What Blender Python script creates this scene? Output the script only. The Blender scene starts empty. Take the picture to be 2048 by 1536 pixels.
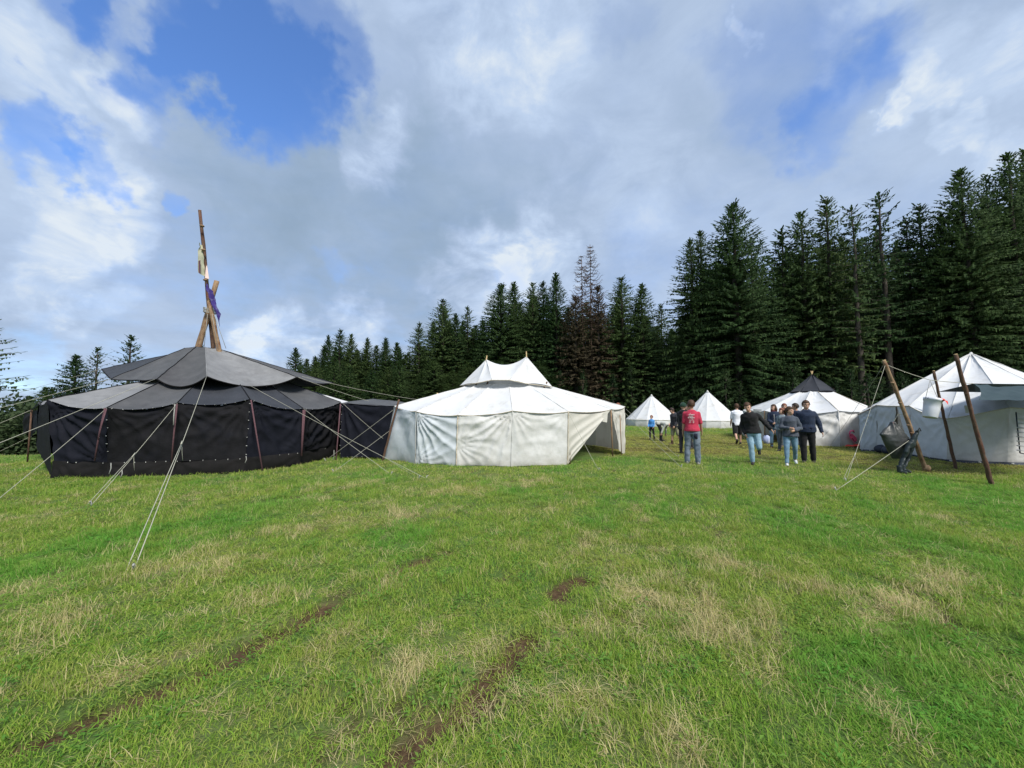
import bpy, bmesh, math, random
import numpy as np
from mathutils import Vector, Matrix, Euler
SC = bpy.context.scene
COL = SC.collection
# ---------------------------------------------------------------- camera, sky, sun, exposure
F = 769.0; PITCH = math.atan(49 / F); CZ = 1.6
cd = bpy.data.cameras.new('camera'); cam = bpy.data.objects.new('camera', cd); COL.objects.link(cam)
cd.sensor_fit = 'HORIZONTAL'; cd.sensor_width = 36.0; cd.lens = 36.0 * F / 2048
cam.location = (0, 0, CZ); cam.rotation_euler = (math.pi / 2 + PITCH, 0, 0); cd.clip_start = 0.05; cd.clip_end = 3000
SC.camera = cam
SC.view_settings.view_transform = 'Standard'; SC.view_settings.look = 'None'
SC.view_settings.exposure = 1.15; SC.view_settings.gamma = 1; SC.view_settings.use_curve_mapping = False
SUN_EL = math.radians(47); SUN_AZ = math.radians(152)   # azimuth clockwise from +Y: behind the camera, to its right
sl = bpy.data.lights.new('sun', 'SUN'); sl.energy = 2.4; sl.angle = math.radians(18); sl.color = (1, .95, .87)
so = bpy.data.objects.new('sun', sl); COL.objects.link(so)
sd = Vector((math.sin(SUN_AZ) * math.cos(SUN_EL), math.cos(SUN_AZ) * math.cos(SUN_EL), math.sin(SUN_EL)))
so.rotation_euler = sd.to_track_quat('Z', 'Y').to_euler(); so.location = sd * 50

def ray(px, py):
    d = Vector(((px - 1024) / F, 0, 0)) + Vector((0, math.cos(PITCH), math.sin(PITCH))) + Vector((0, -math.sin(PITCH), math.cos(PITCH))) * ((768 - py) / F)
    return d
def at(px, py, Y):
    d = ray(px, py); return Vector((0, 0, CZ)) + d * (Y / d.y)
def gnd(px, py, z=0.0):
    d = ray(px, py); return Vector((0, 0, CZ)) + d * ((z - CZ) / d.z)

w = bpy.data.worlds.new('World'); SC.world = w; w.use_nodes = True
nt = w.node_tree; nt.nodes.clear()
def NN(tree, typ, **kw):
    n = tree.nodes.new(typ)
    for k, v in kw.items(): setattr(n, k, v)
    return n
def build_sky():
    L = nt.links.new
    out = NN(nt, 'ShaderNodeOutputWorld'); bg = NN(nt, 'ShaderNodeBackground'); bg.inputs['Strength'].default_value = 0.1
    L(bg.outputs[0], out.inputs[0])
    sky = NN(nt, 'ShaderNodeTexSky', sky_type='NISHITA'); sky.sun_disc = False
    sky.sun_elevation = SUN_EL; sky.sun_rotation = SUN_AZ; sky.air_density = 1.0; sky.dust_density = 0.3; sky.ozone_density = 2.0; sky.altitude = 900
    tc = NN(nt, 'ShaderNodeTexCoord'); gen = tc.outputs['Generated']
    def math_(op, a, b=None, c=None, clamp=False):
        n = NN(nt, 'ShaderNodeMath', operation=op); n.use_clamp = clamp
        for i, v in enumerate((a, b, c)):
            if v is None: continue
            if isinstance(v, (int, float)): n.inputs[i].default_value = v
            else: L(v, n.inputs[i])
        return n.outputs[0]
    def vm(op, a, b):
        n = NN(nt, 'ShaderNodeVectorMath', operation=op)
        for i, v in enumerate((a, b)):
            if isinstance(v, tuple): n.inputs[i].default_value = v
            else: L(v, n.inputs[i])
        return n
    def noise(vec, scale, detail=6, rough=.55, dist=0.0, col=False):
        n = NN(nt, 'ShaderNodeTexNoise'); L(vec, n.inputs['Vector'])
        n.inputs['Scale'].default_value = scale; n.inputs['Detail'].default_value = detail; n.inputs['Roughness'].default_value = rough; n.inputs['Distortion'].default_value = dist
        return n.outputs['Color' if col else 'Fac']
    def sm(x, a, b):
        n = NN(nt, 'ShaderNodeMapRange', interpolation_type='SMOOTHSTEP'); L(x, n.inputs[0])
        n.inputs[1].default_value = a; n.inputs[2].default_value = b; return n.outputs[0]
    # the cloud deck is seen in perspective: stretch towards the horizon
    sep = NN(nt, 'ShaderNodeSeparateXYZ'); L(gen, sep.inputs[0])
    zz = math_('MAXIMUM', math_('ADD', sep.outputs[2], .22), .05)
    inv = math_('DIVIDE', 1.0, zz)
    cmb = NN(nt, 'ShaderNodeCombineXYZ'); L(math_('MULTIPLY', sep.outputs[0], inv), cmb.inputs[0]); L(math_('MULTIPLY', sep.outputs[1], inv), cmb.inputs[1])
    deck = cmb.outputs[0]
    wv = vm('SUBTRACT', noise(gen, 2.6, 5, .6, 0, True), (.5, .5, .5)).outputs[0]
    wv2 = vm('SUBTRACT', noise(gen, 11, 5, .6, 0, True), (.5, .5, .5)).outputs[0]
    s1 = NN(nt, 'ShaderNodeVectorMath', operation='SCALE'); L(wv, s1.inputs[0]); s1.inputs['Scale'].default_value = .42
    s2 = NN(nt, 'ShaderNodeVectorMath', operation='SCALE'); L(wv2, s2.inputs[0]); s2.inputs['Scale'].default_value = .13
    v = vm('NORMALIZE', vm('ADD', vm('ADD', gen, s1.outputs[0]).outputs[0], s2.outputs[0]).outputs[0], (0, 0, 0)).outputs[0]
    def blob(px, py, rpx, amp, soft=.0):
        d = ray(px, py).normalized(); e = ray(px + rpx, py).normalized()
        r = d.angle(e)
        dot = vm('DOT_PRODUCT', v, tuple(d)).outputs['Value']
        n = sm(dot, math.cos(r * 1.25), math.cos(r * .35)); return math_('MULTIPLY', n, amp)
    def total(lst):
        t = None
        for b in lst:
            x = blob(*b); t = x if t is None else math_('ADD', t, x)
        return t
    base = noise(deck, .9, 7, .55, .3)
    holes = total([(420, 110, 130, .9), (540, 190, 130, .9), (330, 190, 80, .5), (620, 60, 80, .55), (60, 20, 130, .7), (180, 90, 70, .4), (20, 290, 80, .7), (140, 335, 60, .55), (300, 250, 60, .3),
                   (1490, 110, 150, .34), (1620, 190, 120, .42), (1720, 90, 80, .26), (1240, 30, 70, .2), (690, 520, 40, .2), (350, 412, 30, .4), (1010, 600, 60, .25), (1330, 470, 120, .12), (60, 700, 120, .3)])
    fine = noise(deck, 3.4, 8, .6, .2)
    cov = math_('ADD', math_('SUBTRACT', math_('MULTIPLY_ADD', math_('SUBTRACT', base, .5), 1.1, 1.05), holes), math_('MULTIPLY', math_('SUBTRACT', fine, .5), .55))
    alpha = sm(cov, .05, 1.15)
    # brightness of the cloud itself: sunlit heads and grey bases
    bright = total([(60, 425, 120, .26), (200, 425, 90, .22), (40, 230, 110, .22), (240, 240, 70, .22), (220, 380, 90, .2), (600, 690, 90, .42), (740, 670, 90, .42), (520, 700, 70, .4), (960, 560, 90, .36), (1060, 545, 80, .34), (1800, 180, 56, .19), (1785, 130, 44, .14), (1885, 225, 50, .20), (1745, 190, 26, .16), (1440, 52, 26, .2), (2000, 270, 110, .3),
                    (760, 290, 80, .35), (1000, 40, 200, .25), (1700, 20, 150, .22), (1950, 60, 150, .2), (60, 560, 110, .3), (180, 600, 90, .2), (1220, 400, 150, .1)])
    dark = total([(780, 480, 240, .20), (640, 560, 170, .14), (560, 380, 160, .14), (1000, 450, 220, .10), (420, 330, 120, .12), (900, 330, 220, .08), (80, 640, 120, .12), (330, 480, 120, .10)])
    puff = noise(vm('MULTIPLY', gen, (1, 1, 1.7)).outputs[0], 6.5, 9, .62, .4)
    big = noise(deck, 1.7, 7, .55, .2)
    br = math_('ADD', math_('MULTIPLY_ADD', math_('SUBTRACT', big, .5), .7, .50), math_('MULTIPLY', math_('SUBTRACT', puff, .5), .5))
    br = math_('SUBTRACT', math_('MULTIPLY_ADD', bright, math_('MULTIPLY_ADD', puff, 4.2, -1.1), br), dark)
    ramp = NN(nt, 'ShaderNodeValToRGB'); L(br, ramp.inputs[0])
    cr = ramp.color_ramp; cr.elements[0].position = 0; cr.elements[0].color = (.235, .32, .43, 1); cr.elements[1].position = 1; cr.elements[1].color = (.60, .66, .72, 1)
    for p, c in ((.22, (.275, .365, .495, 1)), (.45, (.335, .425, .575, 1)), (.7, (.42, .52, .68, 1))):
        e = cr.elements.new(p); e.color = c
    sc_ = NN(nt, 'ShaderNodeVectorMath', operation='SCALE'); L(ramp.outputs[0], sc_.inputs[0]); sc_.inputs['Scale'].default_value = 5.7
    skc = vm('MULTIPLY', sky.outputs[0], (.66, .88, 1.18)).outputs[0]
    mix = NN(nt, 'ShaderNodeMix', data_type='RGBA'); L(alpha, mix.inputs[0]); L(skc, mix.inputs[6]); L(sc_.outputs[0], mix.inputs[7])
    L(mix.outputs[2], bg.inputs[0])
build_sky()

# ---------------------------------------------------------------- helpers
rng = np.random.default_rng(7); random.seed(7)
def _hash(ix, iy, iz, seed):
    h = (ix.astype(np.int64) * 374761393 + iy.astype(np.int64) * 668265263 + iz.astype(np.int64) * 2147483647 + seed * 974711) & 0xffffffff
    h = ((h ^ (h >> 13)) * 1274126177) & 0xffffffff
    h = (h ^ (h >> 16)) & 0xffffffff
    return h / 4294967295.0
def vnoise(x, y, z=0.0, seed=0):
    x, y, z = np.broadcast_arrays(np.asarray(x, float), np.asarray(y, float), np.asarray(z, float))
    ix, iy, iz = np.floor(x), np.floor(y), np.floor(z)
    fx, fy, fz = x - ix, y - iy, z - iz
    fx, fy, fz = [f * f * (3 - 2 * f) for f in (fx, fy, fz)]
    r = 0
    for dx in (0, 1):
        for dy in (0, 1):
            for dz in (0, 1):
                wgt = (fx if dx else 1 - fx) * (fy if dy else 1 - fy) * (fz if dz else 1 - fz)
                r = r + wgt * _hash(ix + dx, iy + dy, iz + dz, seed)
    return r
def fbm(x, y, z=0.0, seed=0, oct=4, gain=.5):
    r, a, t = 0, 1.0, 0
    x, y, z = np.asarray(x, float), np.asarray(y, float), np.asarray(z, float)
    for o in range(oct):
        r = r + a * vnoise(x * 2 ** o, y * 2 ** o, z * 2 ** o, seed + o * 17); t += a; a *= gain
    return r / t
def sstep(x, a, b):
    t = np.clip((x - a) / (b - a), 0, 1); return t * t * (3 - 2 * t)

def mesh_of(name, verts, faces, smooth=True):
    me = bpy.data.meshes.new(name)
    verts = np.asarray(verts, dtype=np.float32)
    if isinstance(faces, np.ndarray):
        n = faces.shape[1]; nf = len(faces)
        me.vertices.add(len(verts)); me.vertices.foreach_set('co', verts.ravel())
        me.loops.add(nf * n); me.loops.foreach_set('vertex_index', faces.astype(np.int32).ravel())
        me.polygons.add(nf); me.polygons.foreach_set('loop_start', np.arange(nf, dtype=np.int32) * n)
        me.update(calc_edges=True)
    else:
        me.from_pydata(verts.tolist(), [], faces); me.update()
    if smooth: me.polygons.foreach_set('use_smooth', np.ones(len(me.polygons), dtype=bool))
    me.validate(); return me
def wloc(p):
    v = Vector((0, 0, 0))
    while p is not None: v += p.location; p = p.parent
    return v
def obj(name, vf, mat, parent=None, smooth=True, local=False, label=None):
    """link one mesh object; vertices are given in world space unless local"""
    verts, faces = vf
    verts = np.asarray(verts, float)
    if parent is not None and not local: verts = verts - np.array(wloc(parent))
    me = mesh_of(name, verts, faces, smooth)
    if mat is not None: me.materials.append(mat)
    o = bpy.data.objects.new(name, me); COL.objects.link(o)
    if parent is not None: o.parent = parent
    if label: o['label'] = label
    return o
def tag(o, label, cat, group=None, kind=None):
    o['label'] = label; o['category'] = cat
    if group: o['group'] = group
    if kind: o['kind'] = kind
    return o
def thing(name, loc, label, cat, group=None, rz=0.0):
    o = bpy.data.objects.new(name, None); COL.objects.link(o); o.location = loc; o.rotation_euler = (0, 0, rz); o.empty_display_size = .3
    return tag(o, label, cat, group)
def join(parts):
    V, Fc, n = [], [], 0
    for v, f in parts:
        v = np.asarray(v, float)
        V.append(v); Fc += [tuple(int(i) + n for i in q) for q in f]; n += len(v)
    return np.concatenate(V), Fc
def frame_along(pts):
    pts = [Vector(p) for p in pts]; fr = []
    d = (pts[-1] - pts[0]).normalized(); ref = Vector((0, 0, 1)) if abs(d.z) < .8 else Vector((1, .2, 0))
    for i in range(len(pts)):
        t = (pts[min(i + 1, len(pts) - 1)] - pts[max(i - 1, 0)]).normalized()
        n = t.cross(ref)
        if n.length < 1e-4: n = t.orthogonal()
        n.normalize(); fr.append((t, n, t.cross(n)))
    return pts, fr
def tube(pts, rad, sides=8, bump=0.0, seed=0, cap=True):
    pts, fr = frame_along(pts); n = len(pts)
    if not hasattr(rad, '__len__'): rad = [rad] * n
    V = []; r = random.Random(seed)
    for i, (p, (t, a, b)) in enumerate(zip(pts, fr)):
        for k in range(sides):
            ang = 2 * math.pi * k / sides; rr = rad[i] * (1 + bump * (r.random() - .5) * 2)
            V.append(p + a * math.cos(ang) * rr + b * math.sin(ang) * rr)
    Fc = [(i * sides + k, i * sides + (k + 1) % sides, (i + 1) * sides + (k + 1) % sides, (i + 1) * sides + k) for i in range(n - 1) for k in range(sides)]
    if cap:
        Fc.append(tuple(reversed(range(sides)))); Fc.append(tuple((n - 1) * sides + k for k in range(sides)))
    return np.array([tuple(v) for v in V]), Fc
def lerp(a, b, t): return Vector(a) * (1 - t) + Vector(b) * t
def rope_pts(a, b, sag=0.0, n=8):
    return [lerp(a, b, i / n) - Vector((0, 0, sag * 4 * (i / n) * (1 - i / n))) for i in range(n + 1)]
def ellipsoid(c, r, seg=14, rings=9, rot=None):
    V, Fc = [], []
    for i in range(rings + 1):
        ph = math.pi * i / rings
        for k in range(seg):
            a = 2 * math.pi * k / seg
            v = Vector((r[0] * math.sin(ph) * math.cos(a), r[1] * math.sin(ph) * math.sin(a), r[2] * math.cos(ph)))
            if rot is not None: v = rot @ v
            V.append(tuple(Vector(c) + v))
    for i in range(rings):
        for k in range(seg):
            Fc.append((i * seg + k, (i + 1) * seg + k, (i + 1) * seg + (k + 1) % seg, i * seg + (k + 1) % seg))
    return np.array(V), Fc
def box(c, s, rot=None):
    V = []
    for x in (-1, 1):
        for y in (-1, 1):
            for z in (-1, 1):
                v = Vector((x * s[0] / 2, y * s[1] / 2, z * s[2] / 2))
                if rot is not None: v = rot @ v
                V.append(tuple(Vector(c) + v))
    return np.array(V), [(0, 1, 3, 2), (4, 6, 7, 5), (0, 4, 5, 1), (2, 3, 7, 6), (0, 2, 6, 4), (1, 5, 7, 3)]

# ---------------------------------------------------------------- materials
def mat_base(name, rough=.8, spec=.3):
    m = bpy.data.materials.new(name); m.use_nodes = True; t = m.node_tree
    b = t.nodes['Principled BSDF']; b.inputs['Roughness'].default_value = rough; b.inputs['Specular IOR Level'].default_value = spec
    return m, t, b
def noise_mat(name, c1, c2, scale=6, detail=6, rough=.85, spec=.25, bump=.0, bscale=60, stretch=None, objrand=0.0, trans=0.0, sheen=0.0, c3=None, s3=1.2, dirt=0.0):
    m, t, b = mat_base(name, rough, spec); L = t.links.new
    tc = NN(t, 'ShaderNodeTexCoord'); mp = NN(t, 'ShaderNodeMapping'); L(tc.outputs['Object'], mp.inputs[0])
    if stretch: mp.inputs['Scale'].default_value = stretch
    n = NN(t, 'ShaderNodeTexNoise'); L(mp.outputs[0], n.inputs[0]); n.inputs['Scale'].default_value = scale; n.inputs['Detail'].default_value = detail; n.inputs['Roughness'].default_value = .6
    r = NN(t, 'ShaderNodeValToRGB'); L(n.outputs[0], r.inputs[0]); r.color_ramp.elements[0].position = .3; r.color_ramp.elements[1].position = .7
    r.color_ramp.elements[0].color = (*c1, 1); r.color_ramp.elements[1].color = (*c2, 1)
    col = r.outputs[0]
    if c3:
        n3 = NN(t, 'ShaderNodeTexNoise'); L(tc.outputs['Object'], n3.inputs[0]); n3.inputs['Scale'].default_value = s3; n3.inputs['Detail'].default_value = 7; n3.inputs['Roughness'].default_value = .65
        r3 = NN(t, 'ShaderNodeMapRange'); L(n3.outputs[0], r3.inputs[0]); r3.inputs[1].default_value = .5; r3.inputs[2].default_value = .72
        mx = NN(t, 'ShaderNodeMix', data_type='RGBA'); L(r3.outputs[0], mx.inputs[0]); L(col, mx.inputs[6]); mx.inputs[7].default_value = (*c3, 1); col = mx.outputs[2]
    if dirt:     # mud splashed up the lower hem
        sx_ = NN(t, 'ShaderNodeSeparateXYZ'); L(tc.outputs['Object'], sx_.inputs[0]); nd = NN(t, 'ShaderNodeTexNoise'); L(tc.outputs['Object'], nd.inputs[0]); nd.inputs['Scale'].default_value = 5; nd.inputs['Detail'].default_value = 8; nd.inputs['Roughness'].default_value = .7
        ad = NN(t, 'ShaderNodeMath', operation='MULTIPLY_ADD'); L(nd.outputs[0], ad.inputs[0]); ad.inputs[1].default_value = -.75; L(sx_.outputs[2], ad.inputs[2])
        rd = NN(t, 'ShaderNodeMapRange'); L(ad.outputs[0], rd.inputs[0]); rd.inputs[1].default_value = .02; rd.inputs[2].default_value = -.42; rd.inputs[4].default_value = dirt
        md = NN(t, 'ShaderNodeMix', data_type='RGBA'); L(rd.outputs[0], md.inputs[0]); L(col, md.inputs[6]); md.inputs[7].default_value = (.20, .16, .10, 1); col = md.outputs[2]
    if objrand:
        oi = NN(t, 'ShaderNodeObjectInfo'); hs = NN(t, 'ShaderNodeHueSaturation'); L(col, hs.inputs['Color'])
        mr = NN(t, 'ShaderNodeMapRange'); L(oi.outputs['Random'], mr.inputs[0]); mr.inputs[3].default_value = 1 - objrand; mr.inputs[4].default_value = 1 + objrand
        L(mr.outputs[0], hs.inputs['Value']); col = hs.outputs[0]
    L(col, b.inputs['Base Color'])
    if bump:
        nb = NN(t, 'ShaderNodeTexNoise'); L(mp.outputs[0], nb.inputs[0]); nb.inputs['Scale'].default_value = bscale; nb.inputs['Detail'].default_value = 4
        bp = NN(t, 'ShaderNodeBump'); L(nb.outputs[0], bp.inputs['Height']); bp.inputs['Strength'].default_value = bump; bp.inputs['Distance'].default_value = .02; L(bp.outputs[0], b.inputs['Normal'])
    if sheen:
        b.inputs['Sheen Weight'].default_value = sheen; b.inputs['Sheen Roughness'].default_value = .45
    if trans:
        o = t.nodes['Material Output']; tr = NN(t, 'ShaderNodeBsdfTranslucent'); L(col, tr.inputs[0]); ms = NN(t, 'ShaderNodeMixShader'); ms.inputs[0].default_value = trans
        L(b.outputs[0], ms.inputs[1]); L(tr.outputs[0], ms.inputs[2]); L(ms.outputs[0], o.inputs[0])
    return m
M = {}
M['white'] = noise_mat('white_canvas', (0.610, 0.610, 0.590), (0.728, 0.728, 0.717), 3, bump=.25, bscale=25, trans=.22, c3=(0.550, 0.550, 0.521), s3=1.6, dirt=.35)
M['white_roof'] = noise_mat('white_roof_canvas', (0.588, 0.605, 0.622), (0.689, 0.697, 0.706), 2.2, bump=.2, bscale=18, trans=.18, c3=(0.504, 0.504, 0.487), s3=2.2)
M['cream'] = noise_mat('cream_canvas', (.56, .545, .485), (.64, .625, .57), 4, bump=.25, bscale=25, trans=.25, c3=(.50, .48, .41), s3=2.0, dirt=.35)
M['shade_white'] = noise_mat('blue_shaded_white_canvas', (0.540, 0.589, 0.628), (0.637, 0.676, 0.715), 3, bump=.2, bscale=25, trans=.2, dirt=.35)  # left-facing white walls: their bluish shade is put into the colour
M['hem'] = noise_mat('stained_canvas_hem', (.36, .29, .20), (.62, .58, .48), 14, bump=.2)
M['black'] = noise_mat('black_canvas', (.006, .006, .007), (.011, .011, .013), 5, bump=.3, bscale=30, sheen=.0, rough=.8, spec=.12, c3=(.008, .009, .014))
M['navy'] = noise_mat('navy_canvas', (0.005, 0.006, 0.010), (0.009, 0.010, 0.016), 5, bump=.3, bscale=30, sheen=.0, rough=.8, spec=.12)
M['roof_lit'] = noise_mat('skylit_black_canvas', (0.050, 0.052, 0.056), (0.079, 0.080, 0.084), 2.5, bump=.2, sheen=.1, c3=(0.043, 0.043, 0.048))  # roof tones lighter than the black walls: sky light put into the colour
M['roof_lit2'] = noise_mat('skylit_grey_canvas', (0.145, 0.148, 0.154), (0.210, 0.213, 0.217), 2.5, bump=.2, sheen=.1, c3=(0.116, 0.116, 0.119))
M['roof_dark'] = noise_mat('dark_roof_canvas', (.020, .023, .030), (.034, .037, .046), 2.5, bump=.2, sheen=.08)
M['skirt'] = noise_mat('dull_black_skirt', (0.003, 0.003, 0.003), (0.007, 0.006, 0.006), 7, bump=.4)
M['rope'] = noise_mat('pale_rope', (0.289, 0.289, 0.230), (0.425, 0.416, 0.340), 90, rough=.9)
M['rope_g'] = noise_mat('greyish_rope', (.22, .22, .20), (.34, .34, .31), 90, rough=.9)
M['strap'] = noise_mat('dull_red_strap', (.07, .036, .042), (.13, .065, .075), 40)
M['toggle'] = noise_mat('white_toggle', (.5, .5, .48), (.7, .7, .66), 30)
M['log'] = noise_mat('peeled_spruce_log', (.17, .105, .06), (.33, .23, .14), 9, bump=.6, bscale=35, stretch=(3, 3, .7), c3=(.13, .06, .035), s3=5)
M['log2'] = noise_mat('reddish_bark_log', (0.060, 0.036, 0.026), (0.152, 0.092, 0.060), 10, bump=.8, bscale=35, stretch=(2.400, 2.400, 0.720), c3=(0.120, 0.048, 0.036), s3=4)
M['cutwood'] = noise_mat('cut_wood_end', (.45, .32, .15), (.55, .42, .24), 12)
M['bark'] = noise_mat('spruce_bark', (.035, .028, .022), (.085, .072, .06), 8, bump=.6, stretch=(2, 2, .5))
M['deadwood'] = noise_mat('dead_grey_brown_wood', (.07, .045, .035), (.12, .08, .06), 8)
M['tarp'] = noise_mat('slate_blue_tarp', (.040, .062, .072), (.055, .080, .092), 3, rough=.8, spec=.1, bump=.2, trans=.1)
M['tarp_d'] = noise_mat('dark_grey_tarp', (0.023, 0.025, 0.025), (0.041, 0.045, 0.043), 3, rough=.45, spec=.5, bump=.4, bscale=12)
M['rubber'] = noise_mat('dark_rubberised_cloth', (0.012, 0.019, 0.021), (0.026, 0.038, 0.041), 6, rough=.5, spec=.4, bump=.3, bscale=20)
M['sheet'] = noise_mat('dark_groundsheet', (.02, .025, .04), (.05, .06, .08), 8, rough=.6)
M['bucket'] = noise_mat('white_plastic_bucket', (0.554, 0.571, 0.638), (0.638, 0.655, 0.706), 5, rough=.45, spec=.5)
M['red'] = noise_mat('red_cloth', (.55, .04, .03), (.70, .08, .06), 12)
M['pink'] = noise_mat('pink_print', (.72, .10, .22), (.80, .16, .30), 20)
M['blackpaint'] = noise_mat('black_print', (.02, .02, .02), (.03, .03, .03), 20)
M['peg'] = noise_mat('metal_peg', (.25, .25, .24), (.4, .4, .38), 20, rough=.5)
def leaf_mat(name, c1, c2, c3, rough=.7, objrand=.25, trans=.30):
    m, t, b = mat_base(name, rough, .2); L = t.links.new
    g = NN(t, 'ShaderNodeNewGeometry'); oi = NN(t, 'ShaderNodeObjectInfo')
    tc = NN(t, 'ShaderNodeTexCoord'); n = NN(t, 'ShaderNodeTexNoise'); L(tc.outputs['Object'], n.inputs[0]); n.inputs['Scale'].default_value = .9; n.inputs['Detail'].default_value = 5
    r = NN(t, 'ShaderNodeValToRGB'); L(n.outputs[0], r.inputs[0]); r.color_ramp.elements[0].position = .32; r.color_ramp.elements[1].position = .7
    r.color_ramp.elements[0].color = (*c1, 1); r.color_ramp.elements[1].color = (*c2, 1)
    mx = NN(t, 'ShaderNodeMix', data_type='RGBA'); mr = NN(t, 'ShaderNodeMapRange'); L(g.outputs['Random Per Island'], mr.inputs[0]); mr.inputs[1].default_value = .45; mr.inputs[2].default_value = 1
    mr.inputs[4].default_value = .75
    L(mr.outputs[0], mx.inputs[0]); L(r.outputs[0], mx.inputs[6]); mx.inputs[7].default_value = (*c3, 1)
    hs = NN(t, 'ShaderNodeHueSaturation'); L(mx.outputs[2], hs.inputs['Color'])
    m1 = NN(t, 'ShaderNodeMapRange'); L(oi.outputs['Random'], m1.inputs[0]); m1.inputs[3].default_value = 1 - objrand; m1.inputs[4].default_value = 1 + objrand; L(m1.outputs[0], hs.inputs['Value'])
    m2 = NN(t, 'ShaderNodeMapRange'); L(oi.outputs['Random'], m2.inputs[0]); m2.inputs[3].default_value = .52; m2.inputs[4].default_value = .478; L(m2.outputs[0], hs.inputs['Hue'])
    L(hs.outputs[0], b.inputs['Base Color'])
    if trans:
        o = t.nodes['Material Output']; tr = NN(t, 'ShaderNodeBsdfTranslucent'); L(hs.outputs[0], tr.inputs[0]); ms = NN(t, 'ShaderNodeMixShader'); ms.inputs[0].default_value = trans
        L(b.outputs[0], ms.inputs[1]); L(tr.outputs[0], ms.inputs[2]); L(ms.outputs[0], o.inputs[0])
    return m
M['needles'] = leaf_mat('dark_spruce_needles', (0.030, 0.056, 0.020), (0.056, 0.099, 0.031), (0.086, 0.144, 0.045))
M['needles_b'] = leaf_mat('browning_spruce_needles', (.058, .044, .028), (.095, .072, .045), (.13, .10, .062))
M['needles_y'] = leaf_mat('young_green_needles', (.025, .048, .02), (.042, .078, .030), (.06, .105, .04))
M['leaves'] = leaf_mat('mixed_bush_leaves', (.03, .05, .02), (.05, .078, .03), (.075, .105, .045))
# ---------------------------------------------------------------- ground
RD = np.array([math.sin(math.radians(29.5)), math.cos(math.radians(29.5))])   # direction of the wheel tracks and mown swaths
def along(x, y): return x * RD[0] + y * RD[1]
def across(x, y): return x * RD[1] - y * RD[0]
def seg_mask(x, y, a, b, w, seed):
    """soft mask along a track from a to b on the ground"""
    ax, ay = a; bx, by = b; dx, dy = bx - ax, by - ay; L2 = dx * dx + dy * dy
    t = ((x - ax) * dx + (y - ay) * dy) / L2; tc_ = np.clip(t, 0, 1)
    d = np.hypot(x - ax - tc_ * dx, y - ay - tc_ * dy)
    wob = w * (.55 + 1.1 * fbm(x * 3.1, y * 3.1, seed=seed, oct=3))
    return np.clip(1.25 - d / wob, 0, 1)
def GP(px, py):
    g = gnd(px, py); return (g.x, g.y)
SOIL = [(GP(30, 1500), GP(420, 1345), .10), (GP(420, 1340), GP(655, 1215), .11), (GP(770, 1150), GP(850, 1122), .10), (GP(790, 1520), GP(960, 1395), .12), (GP(940, 1390), GP(1060, 1280), .105), (GP(1110, 1190), GP(1165, 1160), .13),
        (GP(1880, 1200), GP(1900, 1260), .06)]
STRAW = [(GP(230, 1360), GP(400, 1290), .13), (GP(470, 1280), GP(640, 1210), .13), (GP(1140, 1400), GP(1320, 1490), .22), (GP(900, 1300), GP(1060, 1290), .15), (GP(1760, 1240), GP(1900, 1150), .22), (GP(1400, 1110), GP(1620, 1170), .2), (GP(600, 1060), GP(900, 1020), .4), (GP(880, 985), GP(1080, 960), .4), (GP(40, 1180), GP(420, 1120), .35), (GP(1240, 1170), GP(1400, 1260), .2), (GP(860, 1480), GP(980, 1370), .14)]
def soil_f(x, y):
    r = np.zeros_like(x)
    for a, b, w_ in SOIL: r = np.maximum(r, seg_mask(x, y, a, b, w_, 11))
    small = sstep(fbm(x * 2.3, y * 2.3, seed=91, oct=4), .66, .74) * .6
    return np.clip(np.maximum(sstep(r * (.25 + 1.5 * fbm(x * 4.2, y * 4.2, seed=5)), .14, .72), small), 0, 1)
def dry_f(x, y):
    r = np.zeros_like(x)
    for a, b, w_ in STRAW: r = np.maximum(r, seg_mask(x, y, a, b, w_, 23))
    swath = fbm(across(x, y) * 1.1, along(x, y) * .28, seed=31, oct=4)
    pat = fbm(x * .9, y * .9, seed=37, oct=4)
    d = sstep(swath * .6 + pat * .4, .48, .72) * .5
    fine = sstep(fbm(across(x, y) * 4.5, along(x, y) * 1.7, seed=41, oct=3), .5, .75)
    return np.clip(np.maximum(r * .75 * (.2 + 1.1 * fbm(x * 5, y * 5, seed=43)), d * (.35 + .75 * fine)) + .16 * fine, 0, 1)
def worn_f(x, y):
    d = sstep(y, 12.2, 14.0) * (1 - sstep(y, 21, 26)) * sstep(x, 1.5, 4.0) * (1 - sstep(x, 24, 28))
    s2 = sstep(y, 8.6, 10.2) * (1 - sstep(y, 14, 16)) * sstep(x, 9.0, 10.5)
    return np.clip(np.maximum(d, s2) * (.35 + 1.0 * fbm(x * .55, y * .9, seed=51, oct=4)), 0, 1)
def edge_y(x): return np.interp(x, [-60, -32, -5, 8, 17, 24, 34, 60], [63, 60, 48, 43, 37.5, 32, 28.5, 26])
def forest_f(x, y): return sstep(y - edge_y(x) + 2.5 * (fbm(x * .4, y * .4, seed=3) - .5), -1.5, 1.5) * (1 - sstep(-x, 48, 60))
def gz(x, y):
    x = np.asarray(x, float); y = np.asarray(y, float)
    z = .05 * (fbm(x * .45, y * .45, seed=61, oct=3) - .5) * sstep(np.hypot(x, y), 0, 3)
    s = np.clip((y - 13.6) + (-x - 16) * .35, 0, None) * sstep(-x, 11.5, 16)
    return z - np.minimum(.16 * s, 4.0)
def gz1(x, y): return float(gz(np.array([x]), np.array([y]))[0])

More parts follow.
